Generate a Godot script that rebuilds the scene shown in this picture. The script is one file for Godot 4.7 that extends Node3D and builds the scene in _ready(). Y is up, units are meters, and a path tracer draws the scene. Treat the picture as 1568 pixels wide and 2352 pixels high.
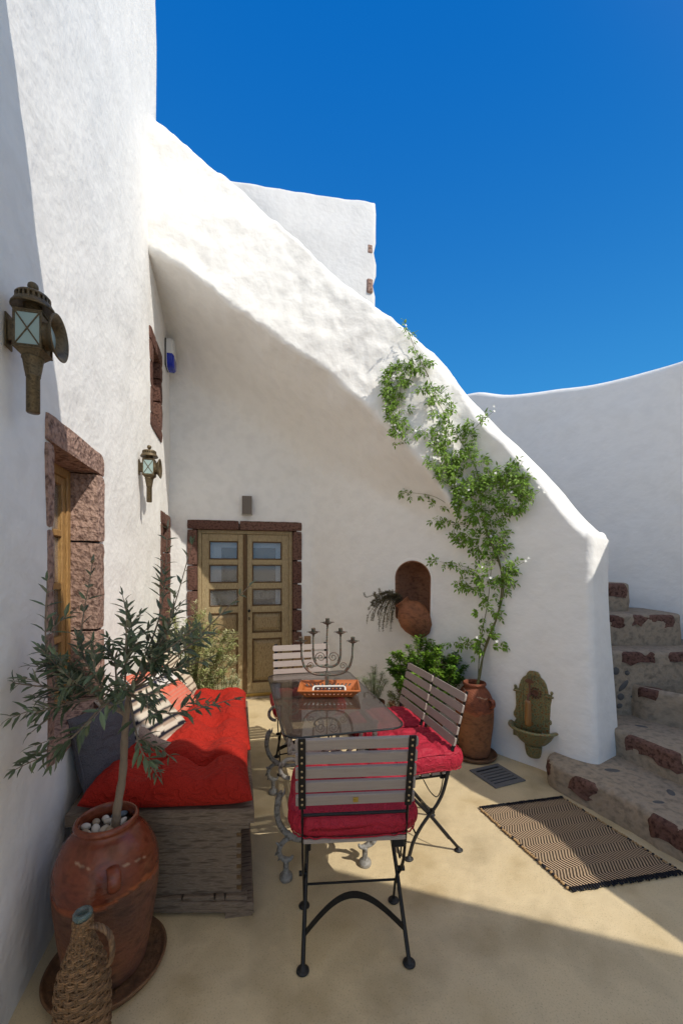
extends Node3D
# A whitewashed courtyard under a stair. Metres; the courtyard's own axes are a (to the right, away from the house
# wall) and b (along the house wall, away from the camera); C(a, y, b) gives the point.

const TH := 0.2418
const NX := 0.971
const NZ := 0.2394

var rng := RandomNumberGenerator.new()
var nz := FastNoiseLite.new()
var M := {}
var tex := {}
var used := {}


class MB:
	var st := SurfaceTool.new()
	var col := Color.WHITE
	var shade = null      # a Callable(point) -> Color for colours that vary over a surface

	func _init() -> void:
		st.begin(Mesh.PRIMITIVE_TRIANGLES)
		st.set_smooth_group(0)

	func sharp() -> MB:
		st.set_smooth_group(-1)
		return self

	func smooth(g := 0) -> MB:
		st.set_smooth_group(g)
		return self

	func tint(c: Color) -> MB:
		col = c
		return self

	func v(p: Vector3, uv := Vector2.ZERO) -> void:
		st.set_color(col if shade == null else shade.call(p))
		st.set_uv(uv)
		st.add_vertex(p)

	func tri(a: Vector3, b: Vector3, c: Vector3) -> void:
		v(a)
		v(b)
		v(c)

	func tri_out(a: Vector3, b: Vector3, c: Vector3, o: Vector3) -> void:
		if (a - c).cross(a - b).dot((a + b + c) / 3.0 - o) < 0.0:
			tri(a, c, b)
		else:
			tri(a, b, c)

	func quad_out(a: Vector3, b: Vector3, c: Vector3, d: Vector3, o: Vector3) -> void:
		tri_out(a, b, c, o)
		tri_out(a, c, d, o)

	# rows of points; front is the side from which rows run up while columns run to the right
	func grid(rows: Array, flip := false, skip = null, uvs := Vector2.ONE) -> void:
		var nr: int = rows.size() - 1
		for j in nr:
			var r0: PackedVector3Array = rows[j]
			var r1: PackedVector3Array = rows[j + 1]
			var nc := r0.size() - 1
			for i in nc:
				var a := r0[i]
				var b := r0[i + 1]
				var c := r1[i + 1]
				var d := r1[i]
				if skip != null and skip.call((a + b + c + d) * 0.25):
					continue
				var ua := Vector2(float(i) / nc, float(j) / nr) * uvs
				var ub := Vector2(float(i + 1) / nc, float(j) / nr) * uvs
				var uc := Vector2(float(i + 1) / nc, float(j + 1) / nr) * uvs
				var ud := Vector2(float(i) / nc, float(j + 1) / nr) * uvs
				if flip:
					v(a, ua); v(b, ub); v(c, uc)
					v(a, ua); v(c, uc); v(d, ud)
				else:
					v(a, ua); v(c, uc); v(b, ub)
					v(a, ua); v(d, ud); v(c, uc)

	func box(size: Vector3, xf := Transform3D.IDENTITY, bev := 0.0) -> void:
		var h := size * 0.5
		var o := xf.origin
		var bb := minf(bev, minf(h.x, minf(h.y, h.z)) * 0.95)
		st.set_smooth_group(-1)
		if bb <= 0.0:
			for ax in 3:
				for s in [-1.0, 1.0]:
					var p := []
					for q in [[-1, -1], [1, -1], [1, 1], [-1, 1]]:
						var w := Vector3.ZERO
						w[ax] = s * h[ax]
						w[(ax + 1) % 3] = q[0] * h[(ax + 1) % 3]
						w[(ax + 2) % 3] = q[1] * h[(ax + 2) % 3]
						p.append(xf * w)
					quad_out(p[0], p[1], p[2], p[3], o)
			return
		var pt := func(s: Vector3, ax: int) -> Vector3:
			var w := Vector3(s.x * (h.x - bb), s.y * (h.y - bb), s.z * (h.z - bb))
			w[ax] = s[ax] * h[ax]
			return xf * w
		for ax in 3:
			var u := (ax + 1) % 3
			var w2 := (ax + 2) % 3
			for s in [-1.0, 1.0]:
				var sg := []
				for q in [[-1, -1], [1, -1], [1, 1], [-1, 1]]:
					var w := Vector3.ZERO
					w[ax] = s
					w[u] = q[0]
					w[w2] = q[1]
					sg.append(w)
				quad_out(pt.call(sg[0], ax), pt.call(sg[1], ax), pt.call(sg[2], ax), pt.call(sg[3], ax), o)
				for t in [-1.0, 1.0]:
					var e0 := Vector3.ZERO
					e0[ax] = s
					e0[u] = t
					e0[w2] = -1
					var e1 := e0
					e1[w2] = 1
					quad_out(pt.call(e0, ax), pt.call(e1, ax), pt.call(e1, u), pt.call(e0, u), o)
		for sx in [-1.0, 1.0]:
			for sy in [-1.0, 1.0]:
				for sz in [-1.0, 1.0]:
					var s := Vector3(sx, sy, sz)
					tri_out(pt.call(s, 0), pt.call(s, 1), pt.call(s, 2), o)

	# a box from one corner to the other
	func bx(a: Vector3, b: Vector3, bev := 0.0) -> void:
		box((b - a).abs(), Transform3D(Basis.IDENTITY, (a + b) * 0.5), bev)

	# a rectangular bar between two points, w across (horizontal where it can be), t the other way
	func bar(a: Vector3, b: Vector3, w: float, t: float, bev := 0.0, up := Vector3.UP) -> void:
		var z := (b - a).normalized()
		var x := up.cross(z)
		if x.length() < 0.01:
			x = Vector3.RIGHT.cross(z)
		x = x.normalized()
		box(Vector3(w, t, (b - a).length()), Transform3D(Basis(x, z.cross(x), z), (a + b) * 0.5), bev)

	# a tube along points; rr is a number or one radius per point; flat squeezes it along the frame's second axis
	func tube(path: PackedVector3Array, rr, sides := 8, caps := true, flat := 1.0, twist := 0.0, up := Vector3.ZERO, grp := 1) -> void:
		var n := path.size()
		if n < 2:
			return
		st.set_smooth_group(grp)
		var t := (path[1] - path[0]).normalized()
		var x := up
		if x == Vector3.ZERO:
			x = Vector3.UP if absf(t.y) < 0.9 else Vector3.RIGHT
		x = (x - t * x.dot(t)).normalized()
		var rings := []
		for i in n:
			var tn: Vector3
			if i == 0:
				tn = (path[1] - path[0])
			elif i == n - 1:
				tn = (path[n - 1] - path[n - 2])
			else:
				tn = (path[i + 1] - path[i - 1])
			tn = tn.normalized()
			if up != Vector3.ZERO:
				x = up
			x = x - tn * x.dot(tn)
			if x.length() < 1e-4:
				x = Vector3.RIGHT - tn * tn.x
			x = x.normalized()
			var y := tn.cross(x)
			var r: float = rr if (rr is float or rr is int) else rr[i]
			var ring := PackedVector3Array()
			for k in sides + 1:
				var an := TAU * (k % sides) / sides + twist * i
				ring.append(path[i] + x * cos(an) * r + y * sin(an) * r * flat)
			rings.append(ring)
		for i in n - 1:
			var a: PackedVector3Array = rings[i]
			var b: PackedVector3Array = rings[i + 1]
			for k in sides:
				var u0 := float(k) / sides
				var u1 := float(k + 1) / sides
				v(a[k], Vector2(u0, i)); v(b[k + 1], Vector2(u1, i + 1)); v(a[k + 1], Vector2(u1, i))
				v(a[k], Vector2(u0, i)); v(b[k], Vector2(u0, i + 1)); v(b[k + 1], Vector2(u1, i + 1))
		if caps:
			st.set_smooth_group(-1)
			for k in sides:
				tri_out(path[0], rings[0][k], rings[0][k + 1], path[1])
				tri_out(path[n - 1], rings[n - 1][k], rings[n - 1][k + 1], path[n - 2])

	# profile of (radius, height) from the bottom outside upwards, turned about y
	func lathe(prof: PackedVector2Array, segs := 32, xf := Transform3D.IDENTITY, wob := 0.0, noise: FastNoiseLite = null, sx := 1.0, sz := 1.0) -> void:
		st.set_smooth_group(1)
		var rows := []
		for p in prof:
			var row := PackedVector3Array()
			for k in segs + 1:
				var an := TAU * (k % segs) / segs
				var q := Vector3(cos(an) * p.x * sx, p.y, sin(an) * p.x * sz)
				if noise:
					var d := noise.get_noise_3dv(q * 3.0) * wob
					q += Vector3(cos(an), 0.0, sin(an)) * d * minf(1.0, p.x * 10.0)
				row.append(xf * q)
			rows.append(row)
		for j in rows.size() - 1:
			for k in segs:
				var a: Vector3 = rows[j][k]
				var b: Vector3 = rows[j][k + 1]
				var c: Vector3 = rows[j + 1][k + 1]
				var d: Vector3 = rows[j + 1][k]
				var u0 := Vector2(float(k) / segs, float(j) / rows.size())
				var u1 := Vector2(float(k + 1) / segs, float(j) / rows.size())
				var du := Vector2(0, 1.0 / rows.size())
				if a.distance_squared_to(b) > 1e-12:
					v(a, u0); v(b, u1); v(c, u1 + du)
				if c.distance_squared_to(d) > 1e-12:
					v(a, u0); v(c, u1 + du); v(d, u0 + du)

	func ball(c: Vector3, r: Vector3, segs := 12, rings := 7, basis := Basis.IDENTITY) -> void:
		var prof := PackedVector2Array()
		for j in rings + 1:
			var t := -PI / 2 + PI * j / rings
			prof.append(Vector2(maxf(cos(t), 0.0) if j > 0 and j < rings else 0.0, sin(t)))
		lathe(prof, segs, Transform3D(basis * Basis.from_scale(r), c))

	# a flat polygon in the xy plane given a thickness along z, placed by xf, with a small chamfer of the front
	func slab(poly: PackedVector2Array, depth: float, xf := Transform3D.IDENTITY, bev := 0.0) -> void:
		st.set_smooth_group(-1)
		var tris := Geometry2D.triangulate_polygon(poly)
		var front := poly
		if bev > 0.0:
			var off := Geometry2D.offset_polygon(poly, -bev)
			if off.size() == 1 and off[0].size() == poly.size():
				front = off[0]
				# line up the starts
				var best := 0
				for i in front.size():
					if front[i].distance_squared_to(poly[0]) < front[best].distance_squared_to(poly[0]):
						best = i
				var turned := PackedVector2Array()
				for i in front.size():
					turned.append(front[(best + i) % front.size()])
				front = turned
			else:
				bev = 0.0
		var area := 0.0
		for i in poly.size():
			area += poly[i].cross(poly[(i + 1) % poly.size()])
		for i in range(0, tris.size(), 3):
			var p := [front[tris[i]], front[tris[i + 1]], front[tris[i + 2]]]
			var q := [poly[tris[i]], poly[tris[i + 1]], poly[tris[i + 2]]]
			var c: float = (p[1] - p[0]).cross(p[2] - p[0])
			var o := [0, 2, 1] if c > 0.0 else [0, 1, 2]
			tri(xf * Vector3(p[o[0]].x, p[o[0]].y, depth), xf * Vector3(p[o[1]].x, p[o[1]].y, depth), xf * Vector3(p[o[2]].x, p[o[2]].y, depth))
			tri(xf * Vector3(q[o[0]].x, q[o[0]].y, 0), xf * Vector3(q[o[2]].x, q[o[2]].y, 0), xf * Vector3(q[o[1]].x, q[o[1]].y, 0))
		for i in poly.size():
			var k := (i + 1) % poly.size()
			var pts := [Vector3(poly[i].x, poly[i].y, 0), Vector3(poly[k].x, poly[k].y, 0), Vector3(poly[k].x, poly[k].y, depth - bev), Vector3(poly[i].x, poly[i].y, depth - bev)]
			var pt2 := [pts[3], pts[2], Vector3(front[k].x, front[k].y, depth), Vector3(front[i].x, front[i].y, depth)]
			for q in ([pts, pt2] if bev > 0.0 else [pts]):
				if area > 0.0:
					tri(xf * q[0], xf * q[2], xf * q[1]); tri(xf * q[0], xf * q[3], xf * q[2])
				else:
					tri(xf * q[0], xf * q[1], xf * q[2]); tri(xf * q[0], xf * q[2], xf * q[3])

	func done() -> ArrayMesh:
		st.generate_normals()
		st.index()
		return st.commit()


func C(a: float, y: float, b: float) -> Vector3:
	return Vector3(NX * a - NZ * b, y, -(NZ * a + NX * b))


func numbered(called: String) -> String:
	var n: int = used.get(called, 0)
	used[called] = n + 1
	return called if n == 0 else "%s_%03d" % [called, n]


func tag(o: Node, label: String, category: String, group := "", kind := "") -> void:
	o.set_meta("label", label)
	o.set_meta("category", category)
	if group:
		o.set_meta("group", group)
	if kind:
		o.set_meta("kind", kind)


func thing(called: String, label: String, category: String, at := Vector3.ZERO, turn := 0.0, group := "") -> Node3D:
	var o := Node3D.new()
	o.name = numbered(called)
	add_child(o)
	o.position = at
	o.rotation.y = turn
	tag(o, label, category, group)
	return o


func inst(called: String, mesh: Mesh, m: Material, parent: Node = self) -> MeshInstance3D:
	var o := MeshInstance3D.new()
	o.mesh = mesh
	o.material_override = m
	if parent == self:
		o.name = numbered(called)
		add_child(o)
	else:
		var k := 0
		var n := called
		while parent.has_node(n):
			k += 1
			n = "%s_%03d" % [called, k]
		o.name = n
		parent.add_child(o)
	return o


func obj(called: String, mb: MB, m: Material, parent: Node = self) -> MeshInstance3D:
	return inst(called, mb.done(), m, parent)


func structure(called: String, mb: MB, m: Material) -> MeshInstance3D:
	var o := obj(called, mb, m)
	o.set_meta("kind", "structure")
	return o


func dup(root: Node3D, at: Vector3, turn: float, label: String, group := "") -> Node3D:
	var r: Node3D = root.duplicate()
	var base := str(root.name).rstrip("0123456789").rstrip("_")
	r.name = numbered(base)
	add_child(r)
	r.position = at
	r.rotation.y = turn
	r.set_meta("label", label)
	if group:
		r.set_meta("group", group)
	return r


# piecewise linear table lookup with smoothing between the points
func lut(pts: Array, x: float, ease := false) -> float:
	if x <= pts[0][0]:
		return pts[0][1]
	for i in range(1, pts.size()):
		if x <= pts[i][0]:
			var t: float = (x - pts[i - 1][0]) / (pts[i][0] - pts[i - 1][0])
			if ease:
				var m0 := 0.0
				var m1 := 0.0
				var dx: float = pts[i][0] - pts[i - 1][0]
				var s: float = (pts[i][1] - pts[i - 1][1]) / dx
				m0 = s if i < 2 else (pts[i][1] - pts[i - 2][1]) / (pts[i][0] - pts[i - 2][0])
				m1 = s if i > pts.size() - 2 else (pts[i + 1][1] - pts[i - 1][1]) / (pts[i + 1][0] - pts[i - 1][0])
				var t2 := t * t
				var t3 := t2 * t
				return (2 * t3 - 3 * t2 + 1) * pts[i - 1][1] + (t3 - 2 * t2 + t) * m0 * dx + (-2 * t3 + 3 * t2) * pts[i][1] + (t3 - t2) * m1 * dx
			return lerpf(pts[i - 1][1], pts[i][1], t)
	return pts[pts.size() - 1][1]


func curve(pts: Array, per := 8, closed := false) -> PackedVector3Array:
	var out := PackedVector3Array()
	var n := pts.size()
	var last := n if closed else n - 1
	for i in last:
		var p0: Vector3 = pts[(i - 1 + n) % n] if (closed or i > 0) else pts[0] * 2.0 - pts[1]
		var p1: Vector3 = pts[i]
		var p2: Vector3 = pts[(i + 1) % n]
		var p3: Vector3 = pts[(i + 2) % n] if (closed or i + 2 < n) else p2 * 2.0 - p1
		for k in per:
			var t := float(k) / per
			out.append(0.5 * ((2.0 * p1) + (p2 - p0) * t + (2.0 * p0 - 5.0 * p1 + 4.0 * p2 - p3) * t * t + (3.0 * p1 - p0 - 3.0 * p2 + p3) * t * t * t))
	if not closed:
		out.append(pts[n - 1])
	return out


func noise_tex(key: String, freq: float, kind := FastNoiseLite.TYPE_SIMPLEX_SMOOTH, oct := 4, ramp: Array = [], size := 512, sd := 1, norm := 0.0) -> NoiseTexture2D:
	if tex.has(key):
		return tex[key]
	var n := FastNoiseLite.new()
	n.noise_type = kind
	n.seed = sd
	n.frequency = freq
	n.fractal_octaves = oct
	n.fractal_type = FastNoiseLite.FRACTAL_FBM
	var t := NoiseTexture2D.new()
	t.width = size
	t.height = size
	t.seamless = true
	t.noise = n
	if ramp.size():
		var g := Gradient.new()
		var off := PackedFloat32Array()
		var cols := PackedColorArray()
		for r in ramp:
			off.append(r[0])
			cols.append(r[1])
		g.offsets = off
		g.colors = cols
		t.color_ramp = g
	if norm > 0.0:
		t.as_normal_map = true
		t.bump_strength = norm
	tex[key] = t
	return t


func gray(v: float) -> Color:
	return Color(v, v, v)


func lin(r: float, g: float, b: float) -> Color:
	return Color(r, g, b).linear_to_srgb()


func mat(key: String, c: Color, rough := 0.8, metal := 0.0) -> StandardMaterial3D:
	var m := StandardMaterial3D.new()
	m.resource_name = key
	m.albedo_color = c
	m.roughness = rough
	m.metallic = metal
	M[key] = m
	return m


func tri(m: StandardMaterial3D, scale: Vector3, world := false, sharp := 4.0) -> StandardMaterial3D:
	m.uv1_triplanar = true
	m.uv1_world_triplanar = world
	m.uv1_scale = scale
	m.uv1_triplanar_sharpness = sharp
	return m


func relief(m: StandardMaterial3D, t: Texture2D, cm: float) -> StandardMaterial3D:
	m.heightmap_enabled = true
	m.heightmap_texture = t
	m.heightmap_scale = cm
	return m


func _ready() -> void:
	var cam := Camera3D.new()
	cam.name = "camera"
	cam.projection = Camera3D.PROJECTION_FRUSTUM
	cam.near = 0.05
	cam.far = 600.0
	cam.size = 0.05 * 2352.0 / 949.0
	cam.frustum_offset = Vector2(0.0, 0.05 * 129.0 / 949.0)
	cam.position = Vector3(0.0, 1.5, 0.0)
	add_child(cam)
	cam.current = true

	var sky_mat := ProceduralSkyMaterial.new()
	sky_mat.sky_top_color = Color8(2, 104, 196)
	sky_mat.sky_horizon_color = Color8(92, 196, 255)
	sky_mat.sky_curve = 0.28
	sky_mat.sky_energy_multiplier = 0.86
	sky_mat.ground_bottom_color = Color8(150, 135, 110)
	sky_mat.ground_horizon_color = Color8(165, 175, 180)
	sky_mat.sun_angle_max = 66.0
	sky_mat.sun_curve = 0.6
	var sky := Sky.new()
	sky.sky_material = sky_mat
	var env := Environment.new()
	env.background_mode = Environment.BG_SKY
	env.sky = sky
	env.tonemap_mode = Environment.TONE_MAPPER_LINEAR
	env.tonemap_exposure = 1.31
	env.sdfgi_enabled = true
	env.ssao_enabled = true
	env.ssil_enabled = true
	var we := WorldEnvironment.new()
	we.name = "environment"
	we.environment = env
	add_child(we)

	var sun := DirectionalLight3D.new()
	sun.name = "sun"
	sun.light_color = Color(1.0, 0.975, 0.93)
	sun.light_energy = 0.84
	sun.light_angular_distance = 0.4
	sun.shadow_enabled = true
	add_child(sun)
	sun.look_at_from_position(Vector3(0.551, 0.724, 0.413), Vector3.ZERO)

	rng.seed = 7
	nz.seed = 3
	nz.noise_type = FastNoiseLite.TYPE_SIMPLEX_SMOOTH
	nz.frequency = 1.0
	nz.fractal_octaves = 3
	materials()
	ground()
	house()
	stair_wall()
	outer_wall()
	staircase()
	far_tower()
	house_behind()
	house_windows()
	courtyard_door()
	wall_niche()
	bench()
	jars()
	pebbles()
	table_set()
	chairs()
	wall_lamps()
	fountain()
	floor_things()
	olive_tree()
	jasmine()
	shrubs()
	demijohn()


func materials() -> void:
	var g0 := gray(0.0)
	var g1 := gray(1.0)
	var pl_col := noise_tex("plaster_colour", 0.006, FastNoiseLite.TYPE_SIMPLEX_SMOOTH, 5, [[0.0, gray(0.965)], [0.4, gray(0.985)], [0.6, gray(1.0)], [1.0, gray(0.98)]], 1024, 11)
	var pl_h := noise_tex("plaster_relief", 0.02, FastNoiseLite.TYPE_SIMPLEX_SMOOTH, 6, [[0.0, g0], [1.0, g1]], 1024, 12)
	var p := mat("plaster", lin(0.93, 0.91, 0.875), 0.92)
	p.albedo_texture = pl_col
	tri(p, Vector3.ONE * 0.85)
	relief(p, pl_h, 0.26)
	p.metallic_specular = 0.2

	var po := mat("plaster_old", lin(0.76, 0.755, 0.75), 0.92)
	po.albedo_texture = pl_col
	tri(po, Vector3.ONE * 0.5)
	relief(po, pl_h, 0.4)
	po.metallic_specular = 0.2

	var fl_col := noise_tex("floor_colour", 0.004, FastNoiseLite.TYPE_SIMPLEX_SMOOTH, 6, [[0.0, Color(0.84, 0.82, 0.79)], [0.30, Color(0.94, 0.93, 0.92)], [0.5, Color(1.0, 0.99, 0.98)], [0.75, Color(0.97, 0.955, 0.93)], [1.0, Color(0.88, 0.85, 0.80)]], 1024, 21)
	var f := mat("floor", lin(0.70, 0.575, 0.36), 0.5)
	f.albedo_texture = fl_col
	tri(f, Vector3.ONE * 0.45)
	relief(f, noise_tex("floor_relief", 0.05, FastNoiseLite.TYPE_SIMPLEX_SMOOTH, 5, [[0.0, g0], [1.0, g1]], 512, 22), 0.25)
	f.metallic_specular = 0.4
	f.detail_enabled = true
	f.detail_blend_mode = BaseMaterial3D.BLEND_MODE_MUL
	f.detail_uv_layer = BaseMaterial3D.DETAIL_UV_2
	f.detail_albedo = noise_tex("floor_grit", 0.09, FastNoiseLite.TYPE_SIMPLEX_SMOOTH, 4, [[0.0, gray(0.72)], [0.22, gray(0.95)], [0.4, gray(1.0)], [0.85, gray(1.0)], [1.0, gray(0.88)]], 1024, 23)
	f.uv2_triplanar = true
	f.uv2_scale = Vector3.ONE * 1.3

	var st_col := noise_tex("stone_colour", 0.02, FastNoiseLite.TYPE_SIMPLEX_SMOOTH, 6, [[0.0, Color(0.50, 0.46, 0.45)], [0.3, Color(0.78, 0.75, 0.74)], [0.5, Color(0.93, 0.90, 0.88)], [0.7, Color(1.0, 0.97, 0.95)], [1.0, Color(0.80, 0.77, 0.76)]], 512, 31)
	var st_h := noise_tex("stone_relief", 0.03, FastNoiseLite.TYPE_CELLULAR, 4, [[0.0, g0], [1.0, g1]], 512, 32)
	for k in 3:
		var s := mat("stone%d" % k, [lin(0.44, 0.31, 0.26), lin(0.38, 0.27, 0.225), lin(0.48, 0.345, 0.29)][k], 0.95)
		s.albedo_texture = st_col
		tri(s, Vector3.ONE * 2.2)
		s.uv1_offset = Vector3(0.37, 0.21, 0.59) * k
		relief(s, st_h, 1.0)
		s.metallic_specular = 0.2
	for k in 2:
		var s := mat("dark_stone%d" % k, [lin(0.17, 0.095, 0.078), lin(0.20, 0.118, 0.096)][k], 0.9)
		s.albedo_texture = st_col
		tri(s, Vector3.ONE * 3.0)
		s.uv1_offset = Vector3(0.17, 0.41, 0.29) * k
		relief(s, st_h, 0.5)
		s.metallic_specular = 0.25

	var co_col := noise_tex("concrete_colour", 0.012, FastNoiseLite.TYPE_SIMPLEX_SMOOTH, 6, [[0.0, Color(0.76, 0.75, 0.73)], [0.4, Color(0.92, 0.91, 0.90)], [0.6, Color(1, 0.98, 0.96)], [1.0, Color(0.90, 0.87, 0.83)]], 1024, 41)
	var c := mat("concrete", lin(0.40, 0.335, 0.26), 0.9)
	c.albedo_texture = co_col
	tri(c, Vector3.ONE * 1.3)
	relief(c, pl_h, 0.3)
	c.metallic_specular = 0.25

	mat("basalt", lin(0.105, 0.10, 0.098), 0.8)

	# wood: noise drawn out along one axis of the object
	var wood := noise_tex("wood_grain", 0.03, FastNoiseLite.TYPE_SIMPLEX_SMOOTH, 5, [[0.0, Color(0.55, 0.47, 0.38)], [0.4, Color(0.86, 0.81, 0.74)], [0.55, Color(1, 0.97, 0.93)], [0.62, Color(0.74, 0.66, 0.56)], [0.75, Color(0.97, 0.93, 0.87)], [1.0, Color(0.7, 0.6, 0.5)]], 512, 51)
	var wood_h := noise_tex("wood_relief", 0.03, FastNoiseLite.TYPE_SIMPLEX_SMOOTH, 5, [[0.0, g0], [1.0, g1]], 512, 51)
	for w in [["door_wood", lin(0.53, 0.46, 0.30), 0.55], ["pine", lin(0.50, 0.32, 0.13), 0.5], ["door_moulding", lin(0.17, 0.105, 0.045), 0.6]]:
		var d := mat(w[0], w[1], w[2])
		d.albedo_texture = wood
		tri(d, Vector3(9.0, 0.7, 9.0))
		relief(d, wood_h, 0.12)
	var panel := mat("door_panel", lin(0.42, 0.35, 0.215), 0.55)
	panel.albedo_texture = wood
	tri(panel, Vector3(5.0, 1.1, 5.0))
	var old := noise_tex("old_wood", 0.03, FastNoiseLite.TYPE_SIMPLEX_SMOOTH, 6, [[0.0, Color(0.55, 0.5, 0.46)], [0.36, Color(0.84, 0.81, 0.77)], [0.52, Color(1, 0.98, 0.96)], [0.6, Color(0.84, 0.80, 0.75)], [0.72, Color(0.98, 0.95, 0.92)], [1.0, Color(0.68, 0.63, 0.58)]], 512, 52)
	for w in [["chest_wood", Vector3(0.5, 4.5, 4.5)], ["chest_side", Vector3(4.5, 4.5, 0.5)]]:
		var d := mat(w[0], lin(0.27, 0.215, 0.165), 0.85)
		d.albedo_texture = old
		tri(d, w[1])
		relief(d, wood_h, 0.06)
	var sl := mat("slat_paint", lin(0.35, 0.295, 0.26), 0.5)
	sl.albedo_texture = noise_tex("slat_grain", 0.02, FastNoiseLite.TYPE_SIMPLEX_SMOOTH, 4, [[0.0, gray(0.94)], [0.6, gray(1.0)], [1.0, gray(0.97)]], 256, 53)
	tri(sl, Vector3(1.0, 12.0, 12.0))
	var post := mat("bare_wood", lin(0.40, 0.27, 0.145), 0.7)
	post.albedo_texture = wood
	tri(post, Vector3(8.0, 0.8, 8.0))

	mat("black_iron", lin(0.012, 0.012, 0.013), 0.42, 0.35)
	mat("rubber", lin(0.015, 0.015, 0.016), 0.6)
	mat("rivet", lin(0.5, 0.38, 0.22), 0.35, 0.9)
	mat("gold_plate", lin(0.55, 0.40, 0.10), 0.4, 0.8)
	mat("grey_steel", lin(0.16, 0.165, 0.165), 0.45, 0.5)
	var ci := mat("cast_iron", lin(0.34, 0.325, 0.30), 0.6)
	ci.albedo_texture = noise_tex("paint_wear", 0.03, FastNoiseLite.TYPE_SIMPLEX_SMOOTH, 5, [[0.0, Color(0.4, 0.36, 0.33)], [0.35, Color(0.85, 0.84, 0.82)], [0.5, Color(1, 1, 1)], [1.0, Color(0.8, 0.78, 0.75)]], 256, 54)
	tri(ci, Vector3.ONE * 3.0)
	var vd := mat("verdigris", lin(0.20, 0.19, 0.17), 0.55, 0.55)
	vd.albedo_texture = noise_tex("patina", 0.03, FastNoiseLite.TYPE_SIMPLEX_SMOOTH, 4, [[0.0, Color(0.45, 0.75, 0.68)], [0.4, Color(0.85, 0.9, 0.86)], [0.55, Color(1, 0.92, 0.88)], [0.75, Color(0.95, 0.66, 0.55)], [1.0, Color(0.6, 0.85, 0.8)]], 256, 55)
	tri(vd, Vector3.ONE * 6.0)
	var br := mat("aged_brass", lin(0.165, 0.13, 0.08), 0.5, 0.5)
	br.albedo_texture = noise_tex("brass_stain", 0.03, FastNoiseLite.TYPE_SIMPLEX_SMOOTH, 4, [[0.0, Color(0.5, 0.5, 0.48)], [0.5, Color(1, 0.97, 0.92)], [1.0, Color(0.72, 0.68, 0.62)]], 256, 56)
	tri(br, Vector3.ONE * 5.0)
	mat("brass", lin(0.45, 0.30, 0.09), 0.35, 0.8)
	mat("frosted_pane", lin(0.34, 0.45, 0.43), 0.3)
	var fo := mat("fountain_iron", lin(0.26, 0.235, 0.145), 0.5, 0.15)
	fo.albedo_texture = noise_tex("rust", 0.02, FastNoiseLite.TYPE_SIMPLEX_SMOOTH, 5, [[0.0, Color(0.5, 0.5, 0.45)], [0.45, Color(0.95, 1, 0.9)], [0.65, Color(1, 0.95, 0.8)], [0.78, Color(1.0, 0.62, 0.4)], [1.0, Color(0.7, 0.5, 0.35)]], 512, 57)
	tri(fo, Vector3.ONE * 4.0)
	mat("rust_iron", lin(0.16, 0.07, 0.04), 0.7, 0.2)
	var am := mat("amber_glaze", lin(0.26, 0.11, 0.02), 0.25)
	am.clearcoat_enabled = true
	mat("lamp_taupe", lin(0.16, 0.13, 0.105), 0.6)
	mat("white_plastic", lin(0.75, 0.75, 0.75), 0.35)
	mat("blue_lens", lin(0.01, 0.03, 0.42), 0.2)
	mat("drain_iron", lin(0.15, 0.15, 0.155), 0.6, 0.2)
	mat("straw_lining", lin(0.16, 0.095, 0.05), 0.9)
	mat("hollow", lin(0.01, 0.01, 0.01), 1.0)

	var pane := mat("pane", Color(0.75, 0.78, 0.8, 0.12), 0.03)
	pane.transparency = BaseMaterial3D.TRANSPARENCY_ALPHA
	var tt := mat("smoked_glass", Color(lin(0.07, 0.052, 0.042), 0.55), 0.03)
	tt.transparency = BaseMaterial3D.TRANSPARENCY_ALPHA
	mat("glass_edge", lin(0.012, 0.016, 0.016), 0.15)
	mat("curtain", lin(0.20, 0.15, 0.10), 0.9)
	mat("curtain_white", lin(0.52, 0.52, 0.54), 0.9)
	var bg := mat("bottle_glass", Color(lin(0.13, 0.19, 0.18), 0.6), 0.08)
	bg.transparency = BaseMaterial3D.TRANSPARENCY_ALPHA

	# fired clay: colours come with the vertices, stains with the texture
	var clay_t := noise_tex("clay_stain", 0.014, FastNoiseLite.TYPE_SIMPLEX_SMOOTH, 6, [[0.0, Color(0.70, 0.67, 0.65)], [0.36, Color(0.90, 0.88, 0.86)], [0.6, Color(1, 0.98, 0.96)], [1.0, Color(0.86, 0.82, 0.79)]], 512, 58)
	for w in [["clay_glazed", 0.26], ["clay", 0.8]]:
		var d := mat(w[0], Color.WHITE, w[1])
		d.vertex_color_use_as_albedo = true
		d.albedo_texture = clay_t
		tri(d, Vector3(2.2, 3.4, 2.2))
		relief(d, pl_h, 0.35 if w[0] == "clay" else 0.1)
	mat("terracotta", lin(0.46, 0.135, 0.035), 0.4)
	mat("enamel", lin(0.72, 0.70, 0.64), 0.3)
	mat("dark_glaze", lin(0.05, 0.022, 0.015), 0.3)
	for k in 4:
		mat("pebble%d" % k, [lin(0.62, 0.58, 0.52), lin(0.48, 0.42, 0.34), lin(0.13, 0.17, 0.22), lin(0.36, 0.28, 0.20)][k], 0.6)
	mat("soil", lin(0.05, 0.035, 0.025), 1.0)

	# cloth
	var weave := noise_tex("weave", 0.12, FastNoiseLite.TYPE_SIMPLEX_SMOOTH, 3, [[0.0, gray(0.72)], [0.4, gray(0.90)], [0.6, gray(1.0)], [1.0, gray(0.94)]], 512, 59)
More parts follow.
